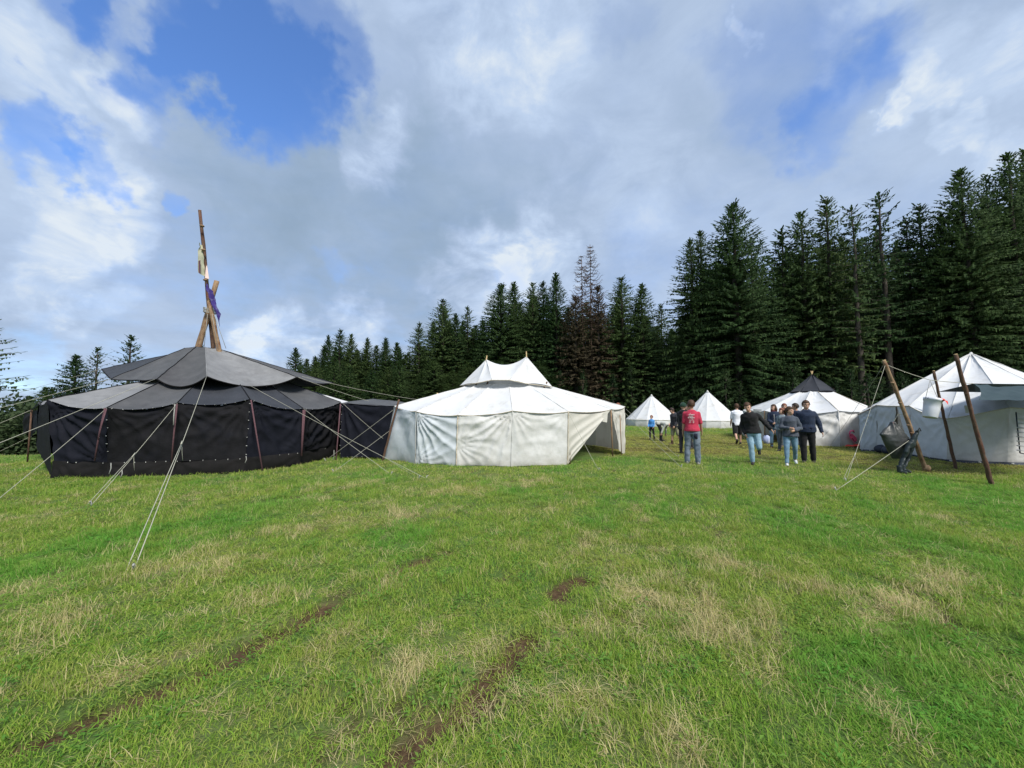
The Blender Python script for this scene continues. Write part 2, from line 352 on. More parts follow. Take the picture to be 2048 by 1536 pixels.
def build_ground():
    def axis(c, lo, hi, d0, g, n):
        a = [0.0]
        d = d0
        while a[-1] < hi - c: a.append(a[-1] + d); d *= g
        b = [0.0]; d = d0
        while b[-1] > lo - c: b.append(b[-1] - d); d *= g
        return np.array(sorted(set([v + c for v in a + b])))
    xs = axis(0, -700, 700, .055, 1.022, 0); ys = axis(2.6, -200, 900, .045, 1.021, 0)
    X, Y = np.meshgrid(xs, ys); nx, ny = len(xs), len(ys)
    x, y = X.ravel(), Y.ravel()
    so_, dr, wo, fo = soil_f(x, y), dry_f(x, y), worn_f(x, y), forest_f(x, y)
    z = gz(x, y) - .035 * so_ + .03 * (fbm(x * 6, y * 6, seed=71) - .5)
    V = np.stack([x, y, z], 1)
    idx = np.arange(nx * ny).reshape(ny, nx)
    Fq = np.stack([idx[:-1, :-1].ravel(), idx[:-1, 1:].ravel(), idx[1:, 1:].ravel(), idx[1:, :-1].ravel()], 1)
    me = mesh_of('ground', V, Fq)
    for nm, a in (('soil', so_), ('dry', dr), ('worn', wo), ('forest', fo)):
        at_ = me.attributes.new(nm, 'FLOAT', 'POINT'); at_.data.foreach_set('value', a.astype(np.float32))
    m, t, b = mat_base('meadow_ground', .95, .1); L = t.links.new
    tc = NN(t, 'ShaderNodeTexCoord')
    def nz(s, d=6):
        n = NN(t, 'ShaderNodeTexNoise'); L(tc.outputs['Object'], n.inputs[0]); n.inputs['Scale'].default_value = s; n.inputs['Detail'].default_value = d; n.inputs['Roughness'].default_value = .65; return n.outputs[0]
    def attr(n):
        a = NN(t, 'ShaderNodeAttribute'); a.attribute_name = n; return a.outputs['Fac']
    def mixc(f, a, c):
        n = NN(t, 'ShaderNodeMix', data_type='RGBA')
        if isinstance(f, float): n.inputs[0].default_value = f
        else: L(f, n.inputs[0])
        for i, v in ((6, a), (7, c)):
            if isinstance(v, tuple): n.inputs[i].default_value = (*v, 1)
            else: L(v, n.inputs[i])
        return n.outputs[2]
    r = NN(t, 'ShaderNodeMapRange'); L(nz(14), r.inputs[0]); r.inputs[1].default_value = .35; r.inputs[2].default_value = .65
    r2 = NN(t, 'ShaderNodeMapRange'); L(nz(2.5), r2.inputs[0]); r2.inputs[1].default_value = .35; r2.inputs[2].default_value = .65
    g = mixc(r.outputs[0], (.05, .075, .018), (.10, .165, .04)); g = mixc(r2.outputs[0], g, (.08, .145, .034))
    g = mixc(attr('dry'), g, (.19, .18, .08)); g = mixc(attr('worn'), g, (.085, .07, .025)); g = mixc(attr('soil'), g, mixc(r.outputs[0], (.06, .036, .02), (.12, .08, .045)))
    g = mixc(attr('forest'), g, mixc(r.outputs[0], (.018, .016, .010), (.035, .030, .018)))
    L(g, b.inputs['Base Color'])
    bp = NN(t, 'ShaderNodeBump'); L(nz(40, 5), bp.inputs['Height']); bp.inputs['Strength'].default_value = .8; bp.inputs['Distance'].default_value = .04; L(bp.outputs[0], b.inputs['Normal'])
    me.materials.append(m)
    o = bpy.data.objects.new('ground', me); COL.objects.link(o); o['kind'] = 'structure'; o['label'] = 'mown green meadow with dry straw swaths and muddy wheel tracks'
build_ground()

# ---------------------------------------------------------------- grass (geometry-node instances of tufts)
def grass_mat(name, cols, straw=False):
    m, t, b = mat_base(name, .75, .06); L = t.links.new
    a = NN(t, 'ShaderNodeAttribute'); a.attribute_name = 'blade'; 
    ai = NN(t, 'ShaderNodeAttribute'); ai.attribute_name = 'tint'; ai.attribute_type = 'INSTANCER'
    ah = NN(t, 'ShaderNodeAttribute'); ah.attribute_name = 'lush'; ah.attribute_type = 'INSTANCER'
    r = NN(t, 'ShaderNodeValToRGB'); L(a.outputs['Fac'], r.inputs[0]); cr = r.color_ramp
    cr.elements[0].color = (*cols[0], 1); cr.elements[1].color = (*cols[-1], 1)
    for i, c in enumerate(cols[1:-1]):
        e = cr.elements.new((i + 1) / (len(cols) - 1)); e.color = (*c, 1)
    col = r.outputs[0]
    if not straw:
        mx = NN(t, 'ShaderNodeMix', data_type='RGBA'); mr = NN(t, 'ShaderNodeMath', operation='MULTIPLY'); L(ah.outputs['Fac'], mr.inputs[0]); mr.inputs[1].default_value = .75
        L(mr.outputs[0], mx.inputs[0]); L(col, mx.inputs[6]); mx.inputs[7].default_value = (.10, .32, .045, 1)
        mx2 = NN(t, 'ShaderNodeMix', data_type='RGBA'); m2 = NN(t, 'ShaderNodeMath', operation='MULTIPLY'); L(ai.outputs['Fac'], m2.inputs[0]); m2.inputs[1].default_value = .85
        L(m2.outputs[0], mx2.inputs[0]); L(mx.outputs[2], mx2.inputs[6]); mx2.inputs[7].default_value = (.40, .39, .10, 1); col = mx2.outputs[2]
    L(col, b.inputs['Base Color'])
    o = t.nodes['Material Output']; tr = NN(t, 'ShaderNodeBsdfTranslucent'); L(col, tr.inputs[0]); ms = NN(t, 'ShaderNodeMixShader'); ms.inputs[0].default_value = .42
    L(b.outputs[0], ms.inputs[1]); L(tr.outputs[0], ms.inputs[2]); L(ms.outputs[0], o.inputs[0])
    return m
GM = grass_mat('grass_blades', [(.12, .235, .028), (.175, .325, .038), (.24, .39, .05), (.32, .43, .07), (.44, .44, .15)])
SM = grass_mat('straw_blades', [(.40, .34, .15), (.56, .48, .24), (.70, .61, .35)], True)
LM = grass_mat('meadow_leaves', [(.08, .19, .032), (.12, .26, .045), (.17, .31, .06)])
def tuft(name, n, spread, h0, h1, wd, lean, mat, seed, straw_mix=0.0, flat=False, segs=3):
    r = np.random.default_rng(seed); V, Fq, B, MI = [], [], [], []
    for i in range(n):
        a, rr = r.uniform(0, 6.283), spread * math.sqrt(r.uniform())
        p = np.array([rr * math.cos(a), rr * math.sin(a), -.01])
        h = r.uniform(h0, h1) * (1 - .35 * rr / spread); az = r.uniform(0, 6.283); ln = abs(r.normal(0, lean)) + .08
        st = r.uniform() < straw_mix
        if flat: ln = r.uniform(1.15, 1.5)
        wv = wd * r.uniform(.7, 1.3) * (.7 if st else 1); k = len(V); side = np.array([-math.sin(az), math.cos(az), 0])
        curve = r.uniform(.2, 1.0) * (0.25 if st else 1)
        for s in range(segs + 1):
            t = s / segs; ang = ln + curve * t * (1 if not flat else .15)
            q = p + (np.array([math.cos(az) * math.sin(ang), math.sin(az) * math.sin(ang), math.cos(ang)])) * h * t
            if flat: q[2] = max(q[2], .005 + .03 * math.sin(3.1 * t) * r.uniform(.3, 1))
            ww = wv * (1 - t ** 1.6) * .5
            if s < segs: V += [q - side * ww, q + side * ww]
            else: V.append(q)
        for s in range(segs - 1): Fq.append((k + 2 * s, k + 2 * s + 1, k + 2 * s + 3, k + 2 * s + 2)); MI.append(1 if st else 0)
        Fq.append((k + 2 * segs - 2, k + 2 * segs - 1, k + 2 * segs)); MI.append(1 if st else 0)
        B += [r.uniform()] * (len(V) - k)
    me = mesh_of(name, V, Fq); me.materials.append(mat); me.materials.append(SM)
    me.polygons.foreach_set('material_index', MI)
    at_ = me.attributes.new('blade', 'FLOAT', 'POINT'); at_.data.foreach_set('value', np.array(B, np.float32))
    return bpy.data.objects.new(name, me)
def leaf_tuft(name, n, spread, size, seed):
    r = np.random.default_rng(seed); V, Fq, B = [], [], []
    for i in range(n):
        a = r.uniform(0, 6.283); rr = spread * math.sqrt(r.uniform()); az = a + r.normal(0, .7); L_ = size * r.uniform(.6, 1.3); wv = L_ * r.uniform(.22, .42); z0 = r.uniform(.01, .05); up = r.uniform(.1, .8)
        p = np.array([rr * math.cos(a), rr * math.sin(a), z0]); d = np.array([math.cos(az) * math.cos(up), math.sin(az) * math.cos(up), math.sin(up)]); s = np.array([-math.sin(az), math.cos(az), 0]); k = len(V)
        V += [p, p + d * L_ * .5 + s * wv * .5, p + d * L_ - [0, 0, L_ * .25], p + d * L_ * .5 - s * wv * .5, p + d * L_ * .55 - [0, 0, L_ * .08]]
        Fq += [(k, k + 4, k + 1), (k + 1, k + 4, k + 2), (k + 2, k + 4, k + 3), (k + 3, k + 4, k)]; B += [r.uniform()] * 5
    me = mesh_of(name, V, Fq); me.materials.append(LM)
    at_ = me.attributes.new('blade', 'FLOAT', 'POINT'); at_.data.foreach_set('value', np.array(B, np.float32))
    return bpy.data.objects.new(name, me)
def build_grass():
    lib = bpy.data.collections.new('grass_tufts')
    P = []
    for i in range(4): P.append(tuft('tuft_a%d' % i, 34, .085, .035, .095, .0042, .45, GM, 100 + i, .05))        # 0-3 near, green
    for i in range(2): P.append(tuft('tuft_b%d' % i, 30, .05, .07, .15, .0045, .35, GM, 120 + i, .06))          # 4-5 taller
    for i in range(2): P.append(tuft('tuft_c%d' % i, 15, .075, .07, .17, .0034, .28, SM, 130 + i))               # 6-7 upright straw stubble
    for i in range(2): P.append(tuft('tuft_d%d' % i, 24, .10, .08, .22, .0028, .9, SM, 140 + i, flat=True))     # 8-9 lying straw
    for i in range(2): P.append(leaf_tuft('tuft_e%d' % i, 18, .07, .036, 150 + i))                              # 10-11 broad leaves
    for i in range(3): P.append(tuft('tuft_f%d' % i, 34, .17, .04, .12, .009, .5, GM, 160 + i, .08, segs=2))    # 12-14 far green
    for i in range(2): P.append(tuft('tuft_g%d' % i, 18, .16, .06, .16, .008, .45, SM, 170 + i, segs=2))        # 15-16 far straw
    for i, o in enumerate(P): o.name = 'tuft_%02d' % i; lib.objects.link(o)
    r = np.random.default_rng(5)
    X, Y, S, K = [], [], [], []
    for d0, d1, dens, sc in ((.0, 3.2, 430, 1.0), (3.2, 5.5, 300, 1.1), (5.5, 9, 150, 1.3), (9, 15, 60, 1.0), (15, 26, 26, 1.35), (26, 46, 7, 2.1)):
        n = int(dens * (d1 * 1.55 + 2) * 2 * (d1 - d0 + .5)); 
        x = r.uniform(-(d1 * 1.55 + 2), d1 * 1.55 + 2, n); y = r.uniform(d0, d1, n)
        ok = (np.abs(x) < y * 1.5 + 2.0) & (y > .4)
        x, y = x[ok], y[ok]; X.append(x); Y.append(y); S.append(np.full(len(x), sc)); K.append(np.full(len(x), d1 > 9))
    x, y, s, far = map(np.concatenate, (X, Y, S, K))
    so_, dr, wo, fo = soil_f(x, y), dry_f(x, y), worn_f(x, y), forest_f(x, y)
    keep = (r.uniform(size=len(x)) > so_ * .92) & (fo < .5)
    # nothing grows up through the tent floors
    for cx, cy, rx, ry in TENT_FLOORS: keep &= ((x - cx) / rx) ** 2 + ((y - cy) / ry) ** 2 > 1
    x, y, s, far, dr, wo, so_ = [a[keep] for a in (x, y, s, far, dr, wo, so_)]
    n = len(x); u = r.uniform(size=n); lush = sstep(fbm(x * .8, y * .8, seed=81, oct=3) * .5 + fbm(across(x, y) * 1.1, along(x, y) * .28, seed=31, oct=4) * -.5, .0, .12) * .8 + .1 * r.uniform(size=n)
    kind = r.integers(0, 4, n)
    kind = np.where((lush > .55) & (r.uniform(size=n) < .35), r.integers(4, 6, n), kind)
    kind = np.where((r.uniform(size=n) < .06), r.integers(10, 12, n), kind)
    p6 = dr * .36 + .016; p6 = p6 * (.35 + 2.2 * sstep(vnoise(x * 3.2, y * 3.2, seed=90), .45, .85)); kind = np.where(u < p6, r.integers(6, 8, n), kind)
    kind = np.where((u > 1 - dr * .16), r.integers(8, 10, n), kind)
    kf = np.where(u < dr * .2 + .01, r.integers(15, 17, n), r.integers(12, 15, n)); kind = np.where(far, kf, kind)
    clump = vnoise(x * 6.5, y * 6.5, seed=87) * .6 + vnoise(x * 2.6, y * 2.6, seed=88) * .4; hs = (.45 + 1.05 * sstep(clump, .25, .8)) * (.75 + .5 * fbm(x * .7, y * .7, seed=83)) * r.uniform(.75, 1.25, n) * (1 - .45 * wo) * (1 - .35 * so_)
    V = np.stack([x, y, gz(x, y) - .03 * so_], 1)
    me = mesh_of('grass', V, np.zeros((0, 3), int), False)
    def add(nm, a, typ='FLOAT'):
        at_ = me.attributes.new(nm, typ, 'POINT')
        at_.data.foreach_set('vector' if typ == 'FLOAT_VECTOR' else 'value', a.ravel().astype(np.int32 if typ == 'INT' else np.float32))
    add('kind', kind, 'INT'); add('tint', np.clip(dr * .42 + .24 * sstep(fbm(x * 1.7, y * 1.7, seed=89), .5, .68) + wo * .9 + r.normal(0, .08, n), 0, 1)); add('lush', np.clip(lush, 0, 1))
    rot = np.stack([r.normal(0, .12, n), r.normal(0, .12, n), r.uniform(0, 6.283, n)], 1); add('rot', rot, 'FLOAT_VECTOR')
    add('scl', np.stack([s, s, s * hs], 1), 'FLOAT_VECTOR')
    o = bpy.data.objects.new('grass', me); COL.objects.link(o); o['kind'] = 'stuff'; o['label'] = 'mown meadow grass with straw stubble and small broad leaves'
    ng = bpy.data.node_groups.new('grass_scatter', 'GeometryNodeTree')
    ng.interface.new_socket('Geometry', in_out='INPUT', socket_type='NodeSocketGeometry'); ng.interface.new_socket('Geometry', in_out='OUTPUT', socket_type='NodeSocketGeometry')
    gi = ng.nodes.new('NodeGroupInput'); go = ng.nodes.new('NodeGroupOutput'); ip = ng.nodes.new('GeometryNodeInstanceOnPoints'); ci = ng.nodes.new('GeometryNodeCollectionInfo')
    ci.inputs[0].default_value = lib; ci.inputs['Separate Children'].default_value = True; ci.inputs['Reset Children'].default_value = True
    def na(nm, dt):
        a = ng.nodes.new('GeometryNodeInputNamedAttribute'); a.data_type = dt; a.inputs[0].default_value = nm; return a.outputs[0]
    l = ng.links.new
    l(gi.outputs[0], ip.inputs['Points']); l(ci.outputs[0], ip.inputs['Instance']); ip.inputs['Pick Instance'].default_value = True
    l(na('kind', 'INT'), ip.inputs['Instance Index']); l(na('rot', 'FLOAT_VECTOR'), ip.inputs['Rotation']); l(na('scl', 'FLOAT_VECTOR'), ip.inputs['Scale']); l(ip.outputs[0], go.inputs[0])
    md = o.modifiers.new('scatter', 'NODES'); md.node_group = ng
    print('tufts', n)
TENT_FLOORS = [(-10.1, 13.2, 3.7, 3.7), (-.2, 14.2, 3.6, 3.0), (16.4, 14.2, 3.0, 2.9), (15.6, 20.1, 2.9, 3.0)]
build_grass()

# ---------------------------------------------------------------- trees
def spruce(seed, H=18.0, R=3.2, bare=.06, whorl=.42, nb=9, dens=1.0, ragged=.2, droop=.35, top_sparse=0.0, spray=.34, shape=.8, up=.0):
    """crown of a spruce: whorls of drooping branches carrying flat needle sprays"""
    r = np.random.default_rng(seed); V = []; z = H * bare
    BV = []   # branch centre lines for twigs
    tri = []
    while z < H * .985:
        t = (z - H * bare) / (H * (1 - bare)); prof = (1 - t) ** shape * (1 - .35 * max(0, .12 - t) / .12) * min(1, (1 - t) / .16 + .12) + .012
        n_ = max(3, int(nb * (1 - top_sparse * t) * r.uniform(.75, 1.2)))
        a0 = r.uniform(0, 6.28)
        for k in range(n_):
            if r.uniform() < ragged * .35: continue
            az = a0 + 6.283 * k / n_ + r.normal(0, .22); L = R * prof * r.uniform(1 - ragged * 1.3, 1.12) + .07
            zb = min(z + r.normal(0, whorl * .75), H * .985); rise = .25 * t + .75 * t ** 4 + up + r.normal(0, .06)
            ns = max(4, int(L / .17 * dens)); ss = np.sort(r.uniform(.08, 1, ns))
            dr = droop * (1 - .6 * t) * r.uniform(.7, 1.3)
            def bp(s): return np.array([math.cos(az) * L * s, math.sin(az) * L * s, zb + L * (rise * s - dr * s * s * 1.5 + .38 * dr * s ** 4 * 1.6)])
            BV.append([bp(q) for q in (0, .35, .7, .97)])
            for s in ss:
                c = bp(s); 
                for sd_ in (-1, 1):
                    if r.uniform() < .12: continue
                    ll = (spray * r.uniform(.6, 1.3)) * (1 - .35 * t) * (1.25 - .65 * s) * (.55 + .45 * min(1, L / 1.6)); 
                    th = az + sd_ * r.uniform(.45, 1.25); dz = -r.uniform(.05, .75) * (1 - .5 * t)
                    dz *= 1.25; d = np.array([math.cos(th), math.sin(th), dz]); d /= np.linalg.norm(d)
                    wv = ll * r.uniform(.28, .45); pr = np.array([-math.sin(th), math.cos(th), r.normal(0, .5)]); pr /= np.linalg.norm(pr)
                    tri.append((c, c + d * ll * .55 + pr * wv * .5, c + d * ll, c + d * ll * .5 - pr * wv * .5 - np.array([0, 0, .06])))
            # hanging tassels
            for s in r.uniform(.25, 1, int(ns * .8)):
                c = bp(s); th = r.uniform(0, 6.28); ll = spray * r.uniform(.6, 1.1) * (1 - .5 * t); pr = np.array([math.cos(th), math.sin(th), 0]) * ll * .22
                tri.append((c - pr, c + pr, c + pr * .4 - [0, 0, ll], c - pr * .5 - [0, 0, ll * .9]))
            c = bp(1.0); d = bp(1.0) - bp(.9); d /= np.linalg.norm(d) + 1e-6; ll = spray * .8; pr = np.array([-math.sin(az), math.cos(az), 0]) * ll * .2
            tri.append((c - d * .1, c + d * ll * .5 + pr, c + d * ll, c + d * ll * .5 - pr))
        z += whorl * r.uniform(.75, 1.25) * (1 - .45 * t)
    # leader
    for k in range(14):
        th = r.uniform(0, 6.28); zt = H * (1 - .035 * r.uniform()); ll = .32 * r.uniform(.6, 1.1); d = np.array([math.cos(th) * .5, math.sin(th) * .5, .75]); pr = np.array([-math.sin(th), math.cos(th), 0]) * .06
        c = np.array([0, 0, zt]); tri.append((c, c + d * ll * .5 + pr, c + d * ll, c + d * ll * .5 - pr))
    V = np.array(tri).reshape(-1, 3); Fq = np.arange(len(V)).reshape(-1, 4)
    return V, Fq, BV
def trunk_vf(H, r0, branches=None, seed=0, twig=.02):
    rr = random.Random(seed); n = 9
    pts = [Vector((rr.uniform(-.05, .05) * (i > 0), rr.uniform(-.05, .05) * (i > 0), H * i / n - (.4 if i == 0 else 0))) for i in range(n + 1)]
    rad = [r0 * (1.25 if i == 0 else 1) * (1 - i / n) ** .8 + .015 for i in range(n + 1)]
    parts = [tube(pts, rad, 7)]
    for b in (branches or []):
        L = np.linalg.norm(b[-1] - b[0]); parts.append(tube(b, [twig * (.6 + L * .3), twig * (.45 + L * .2), twig * .6, twig * .25], 3, cap=False))
    return join(parts)
TREES = {}
def tree_proto(key, H, r0, mat, nbr=0, **kw):
    V, Fq, BV = spruce(H=H, **kw)
    me = mesh_of('crown_' + key, V, Fq, False); me.materials.append(M[mat])
    sel = BV if nbr < 0 else (BV[::max(1, len(BV) // nbr)] if nbr else [])
    tv, tf = trunk_vf(H, r0, sel, kw['seed']); tm = mesh_of('trunk_' + key, tv, tf); tm.materials.append(M['bark'])
    TREES[key] = (me, tm, H)
tree_proto('a', 18, .22, 'needles', seed=1, R=3.3, dens=1.6, shape=.70, nb=18, ragged=.06, spray=.27)
tree_proto('b', 18, .22, 'needles', seed=2, R=2.9, ragged=.12, shape=.66, dens=1.5, nb=14, spray=.27)
tree_proto('c', 18, .20, 'needles', nbr=90, seed=3, R=2.4, bare=.22, ragged=.45, top_sparse=.2, whorl=.40, nb=12, dens=1.5, shape=.6, droop=.28)
tree_proto('d', 18, .20, 'needles', nbr=110, seed=4, R=2.3, bare=.36, ragged=.5, whorl=.6, nb=8, dens=1.3, shape=.5, droop=.2, up=.08)
tree_proto('e', 18, .20, 'needles', seed=5, R=2.3, shape=.75, ragged=.12, whorl=.34, dens=1.5, nb=13, spray=.29)
tree_proto('f', 12, .16, 'needles', seed=6, R=2.2, bare=.03, shape=.68, ragged=.25, spray=.27, whorl=.30, dens=1.5, nb=14)
tree_proto('g', 10, .12, 'needles', nbr=80, seed=7, R=1.9, bare=.04, shape=.75, ragged=.4, spray=.24, whorl=.5, nb=7, up=.25, droop=.2, dens=.9)
tree_proto('y', 3.5, .05, 'needles_y', seed=8, R=1.15, bare=.01, shape=.85, ragged=.25, spray=.20, whorl=.2, nb=8, dens=1.0)
tree_proto('brown', 15, .2, 'needles_b', nbr=60, seed=9, R=2.4, bare=.04, shape=.62, ragged=.2, dens=1.6, nb=13)
tree_proto('brown2', 15, .2, 'needles_b', nbr=60, seed=12, R=2.3, bare=.04, shape=.62, ragged=.25, dens=1.6, nb=11)
def tree(key, x, y, H, wid, label, name='spruce_tree', cat='tree', group='spruces along the forest edge', zoff=0.0):
    me, tm, H0 = TREES[key]
    e = thing(name, (x, y, gz1(x, y) - .05 + zoff), label, cat, group, rz=rng.uniform(0, 6.28))
    s = H / H0; e.scale = (wid, wid, s)
    for nm, m_ in (('crown', me), ('trunk', tm)):
        o = bpy.data.objects.new(nm, m_); COL.objects.link(o); o.parent = e
    return e
def skytree(key, px, py, Y, wid, label, **kw):
    Y *= 1.17; p = at(px, py, Y); z0 = gz1(p.x, p.y); return tree(key, p.x, p.y, p.z - z0, wid * WF, label, **kw)
WF = 1.5
SKYL = []
def st(key, px, py, Y, wid, label, **kw):
    SKYL.append((px, py)); skytree(key, px, py, Y, wid, label, **kw)
# trees beyond the dip of the meadow, on the left
LG = 'scattered conifers beyond the dip of the meadow'
st('g', -22, 640, 21, 1.25, 'loose branched conifer cut by the left picture edge', group=LG)
st('f', 153, 710, 33, 1.0, 'bushy conifer just left of the paler thin one beyond the meadow', group=LG)
st('g', 196, 696, 36, 1.1, 'thin open conifer between a bushy one and a taller one beyond the meadow', group=LG)
st('g', 263, 672, 36, 1.35, 'tallest open branched conifer rising behind the dark roof at the left', group=LG)
st('g', 402, 684, 42, .9, 'conifer tip showing between the lashed logs over the dark roof', group=LG)
st('f', 60, 792, 30, .9, 'low conifer in the hedge line beyond the far left guy ropes', group=LG)
st('f', 105, 775, 36, 1.0, 'low rounded conifer left of the bushy one beyond the meadow', group=LG)
for i in range(16):
    x_ = -52 - 6.5 * i + random.uniform(-2, 2); tree(random.choice('fe'), x_, 50 + random.uniform(-9, 12) - i * 1.6, random.uniform(8, 12), 1.3, 'far conifer in the tree line beyond the meadow dip', group='far tree line beyond the meadow dip')
SKYL.clear()
# the forest edge, left to right
st('f', 592, 697, 58, 1.25, 'lone small spruce at the left end of the forest')
st('f', 657, 672, 58, 1.0, 'small spruce second from the left end of the forest')
st('b', 681, 659, 56, 1.1, 'dark spruce with the first peak from the forest left end')
st('f', 703, 669, 55, 1.0, 'blunt topped spruce leaning on the first peak of the forest')
st('e', 735, 676, 55, 1.0, 'slim low spruce before the bright cloud gap')
st('e', 772, 675, 54, 1.0, 'slim spruce with narrow tip in front of the white cloud')
st('f', 794, 686, 53, 1.1, 'short spruce just left of the rise of the forest edge')
st('b', 839, 645, 51, 1.0, 'spruce with thin tip where the forest edge starts to rise')
st('b', 886, 599, 48, 1.15, 'open spruce with long side boughs standing over its neighbours left of the tall group')
st('f', 912, 629, 48, 1.1, 'round topped spruce between two spiky ones')
st('c', 935, 612, 49, .8, 'narrow spruce with a bare collar under its tip')
st('e', 966, 640, 48, 1.0, 'lower spruce at the foot of the dense pointed group')
st('a', 1002, 568, 45, 1.15, 'dense spruce forming the left shoulder of the middle group')
st('e', 1028, 564, 46, 1.2, 'twin spruce beside the left shoulder of the middle group')
st('b', 1065, 566, 45, 1.0, 'thin crowned spruce with light showing through its top, left of the dead tree')
st('b', 1086, 564, 45, 1.0, 'second thin crowned spruce left of the dead tree')
st('e', 1112, 546, 43, 1.1, 'sharp pointed spruce right beside the bare dead tree')
st('brown', 1150, 592, 41, 1.0, 'browning spruce with rusty needles under the dead tree', name='browning_spruce')
st('brown2', 1196, 572, 41, .95, 'second rusty brown spruce, right of the dead tree', name='browning_spruce')
st('b', 1243, 554, 41, 1.1, 'dark spruce with forked looking top right of the brown ones')
st('e', 1283, 568, 40, 1.15, 'slim pointed spruce before the gap in the skyline')
st('c', 1322, 608, 46, .9, 'thin distant spruce standing in the skyline gap')
st('b', 1380, 480, 37, 1.05, 'tall spruce joined to the left flank of the biggest pointed one')
st('b', 1400, 463, 37, 1.0, 'tall ragged spruce with twin tip left of the biggest pointed one')
st('a', 1465, 407, 34, 1.28, 'biggest evenly pointed spruce in the middle of the forest edge')
st('c', 1563, 458, 34, 1.1, 'spruce with ragged open boughs hanging over the gap right of the biggest one')
st('b', 1600, 425, 33, 1.1, 'dense spruce behind the black topped tent, left of the knobbly crown')
st('c', 1652, 394, 32, 1.1, 'knobbly topped spruce with thick crown above the black topped tent')
st('d', 1703, 414, 30, .95, 'flat topped spruce on a long pale bare trunk')
st('d', 1757, 387, 32, 1.15, 'open crowned spruce with sky showing between its level boughs')
st('c', 1812, 436, 33, .9, 'lower ragged spruce between two taller open ones')
st('c', 1838, 408, 32, 1.05, 'ragged spruce with bushy tip left of the massive dark one')
st('b', 1880, 430, 31, 1.0, 'spruce shoulder on the left of the massive dark one')
st('a', 1920, 341, 30, 1.15, 'massive dark spruce with a narrow tip near the right picture edge')
st('d', 1972, 350, 31, .9, 'thin crowned spruce between the massive one and the right picture edge')
st('b', 2014, 308, 30, 1.2, 'highest spruce beside the right picture edge')
st('b', 2052, 300, 31, 1.2, 'spruce half cut off by the right picture edge')
sx = [p[0] for p in SKYL]; sy = [p[1] for p in SKYL]
# rows standing deeper in the forest
k_ = 0
for row, (dY, drop0) in enumerate(((4.0, 45), (8.5, 60), (14, 60))):
    for px in range(600, 2130, (36, 40, 46)[row]):
        q = px + random.uniform(-12, 12); base = float(np.interp(q, sx, sy)); lo = max(np.interp(q - 30, sx, sy), np.interp(q + 30, sx, sy), base)
        py = lo + drop0 * (.45 if q < 1300 else 1) + random.uniform(-10, 40)
        if py > 770: continue
        Y = float(np.interp(q, [600, 1000, 1300, 1465, 1757, 2050], [58, 46, 41, 36, 33, 31])) + dY
        open_ = 1500 < q < 1900
        skytree(random.choice('cd' if open_ and row == 0 else 'bec' if open_ else 'abe'), q, py, Y, random.uniform(.9, 1.15), 'dark spruce standing deeper in the forest behind the front row', group='spruces deeper in the forest')
for px in range(612, 1000, 21):
    q = px + random.uniform(-7, 7); skytree(random.choice('fe'), q, float(np.interp(q, sx, sy)) + random.uniform(14, 40), 60 - (px - 600) * .03, 1.1, 'spruce top showing in a gap of the low left part of the forest', group='spruces in the low left part of the forest')
for px in range(1560, 2200, 34):     # closes the view under the bare crowns
    q = px + random.uniform(-10, 10); skytree('a', q, 560 + random.uniform(-40, 60), 52 + random.uniform(-3, 3), 1.3, 'dark spruce standing deeper in the forest behind the front row', group='spruces deeper in the forest')
# young trees along the foot of the forest
YL = ['over the right slope of the two-peaked tent roof', 'above the right end of the two-peaked tent roof', 'low under the rusty spruces, by the two-peaked tent end', 'just left of the left bell tent', 'over the left slope of the left bell tent', 'between the peaks of the two bell tents, nearer the left one', 'just left of the right bell tent peak', 'over the right slope of the right bell tent', 'just right of the right bell tent', 'over the left eave of the black topped tent', 'over the middle left slope of the black topped tent', 'touching the left side of the black cap', 'just right of the black cap', 'over the right slope of the black topped tent', 'under the pale bare trunk by the first leaning pole top', 'behind the top of the first leaning pole', 'between the first and the middle leaning poles', 'over the left slope of the big right tent', 'beside the peak of the big right tent, on its left', 'just right of the peak of the big right tent', 'at the right picture edge over the big right tent']
yl = [1120, 1165, 1192, 1226, 1262, 1345, 1385, 1450, 1478, 1520, 1552, 1585, 1668, 1700, 1735, 1762, 1800, 1835, 1870, 1995, 2030]
for i, px in enumerate(yl):
    Y = float(np.interp(px, [1100, 1300, 1465, 1757, 2050], [41, 38, 31.5, 27, 24])) + random.uniform(-.8, 1.5)
    skytree('y', px, 745 + random.uniform(-12, 22), Y, random.uniform(.9, 1.3), 'young light green spruce ' + YL[i], name='young_spruce', group='young spruces at the foot of the forest')
for i, px in enumerate(range(600, 1120, 34)):
    Y = 50 - (px - 600) * .018; skytree('f', px + random.uniform(-9, 9), 730 + random.uniform(-15, 25), Y, 1.1, 'bushy low spruce filling the forest edge between the dark and the white tent', group='low spruces filling the forest edge')
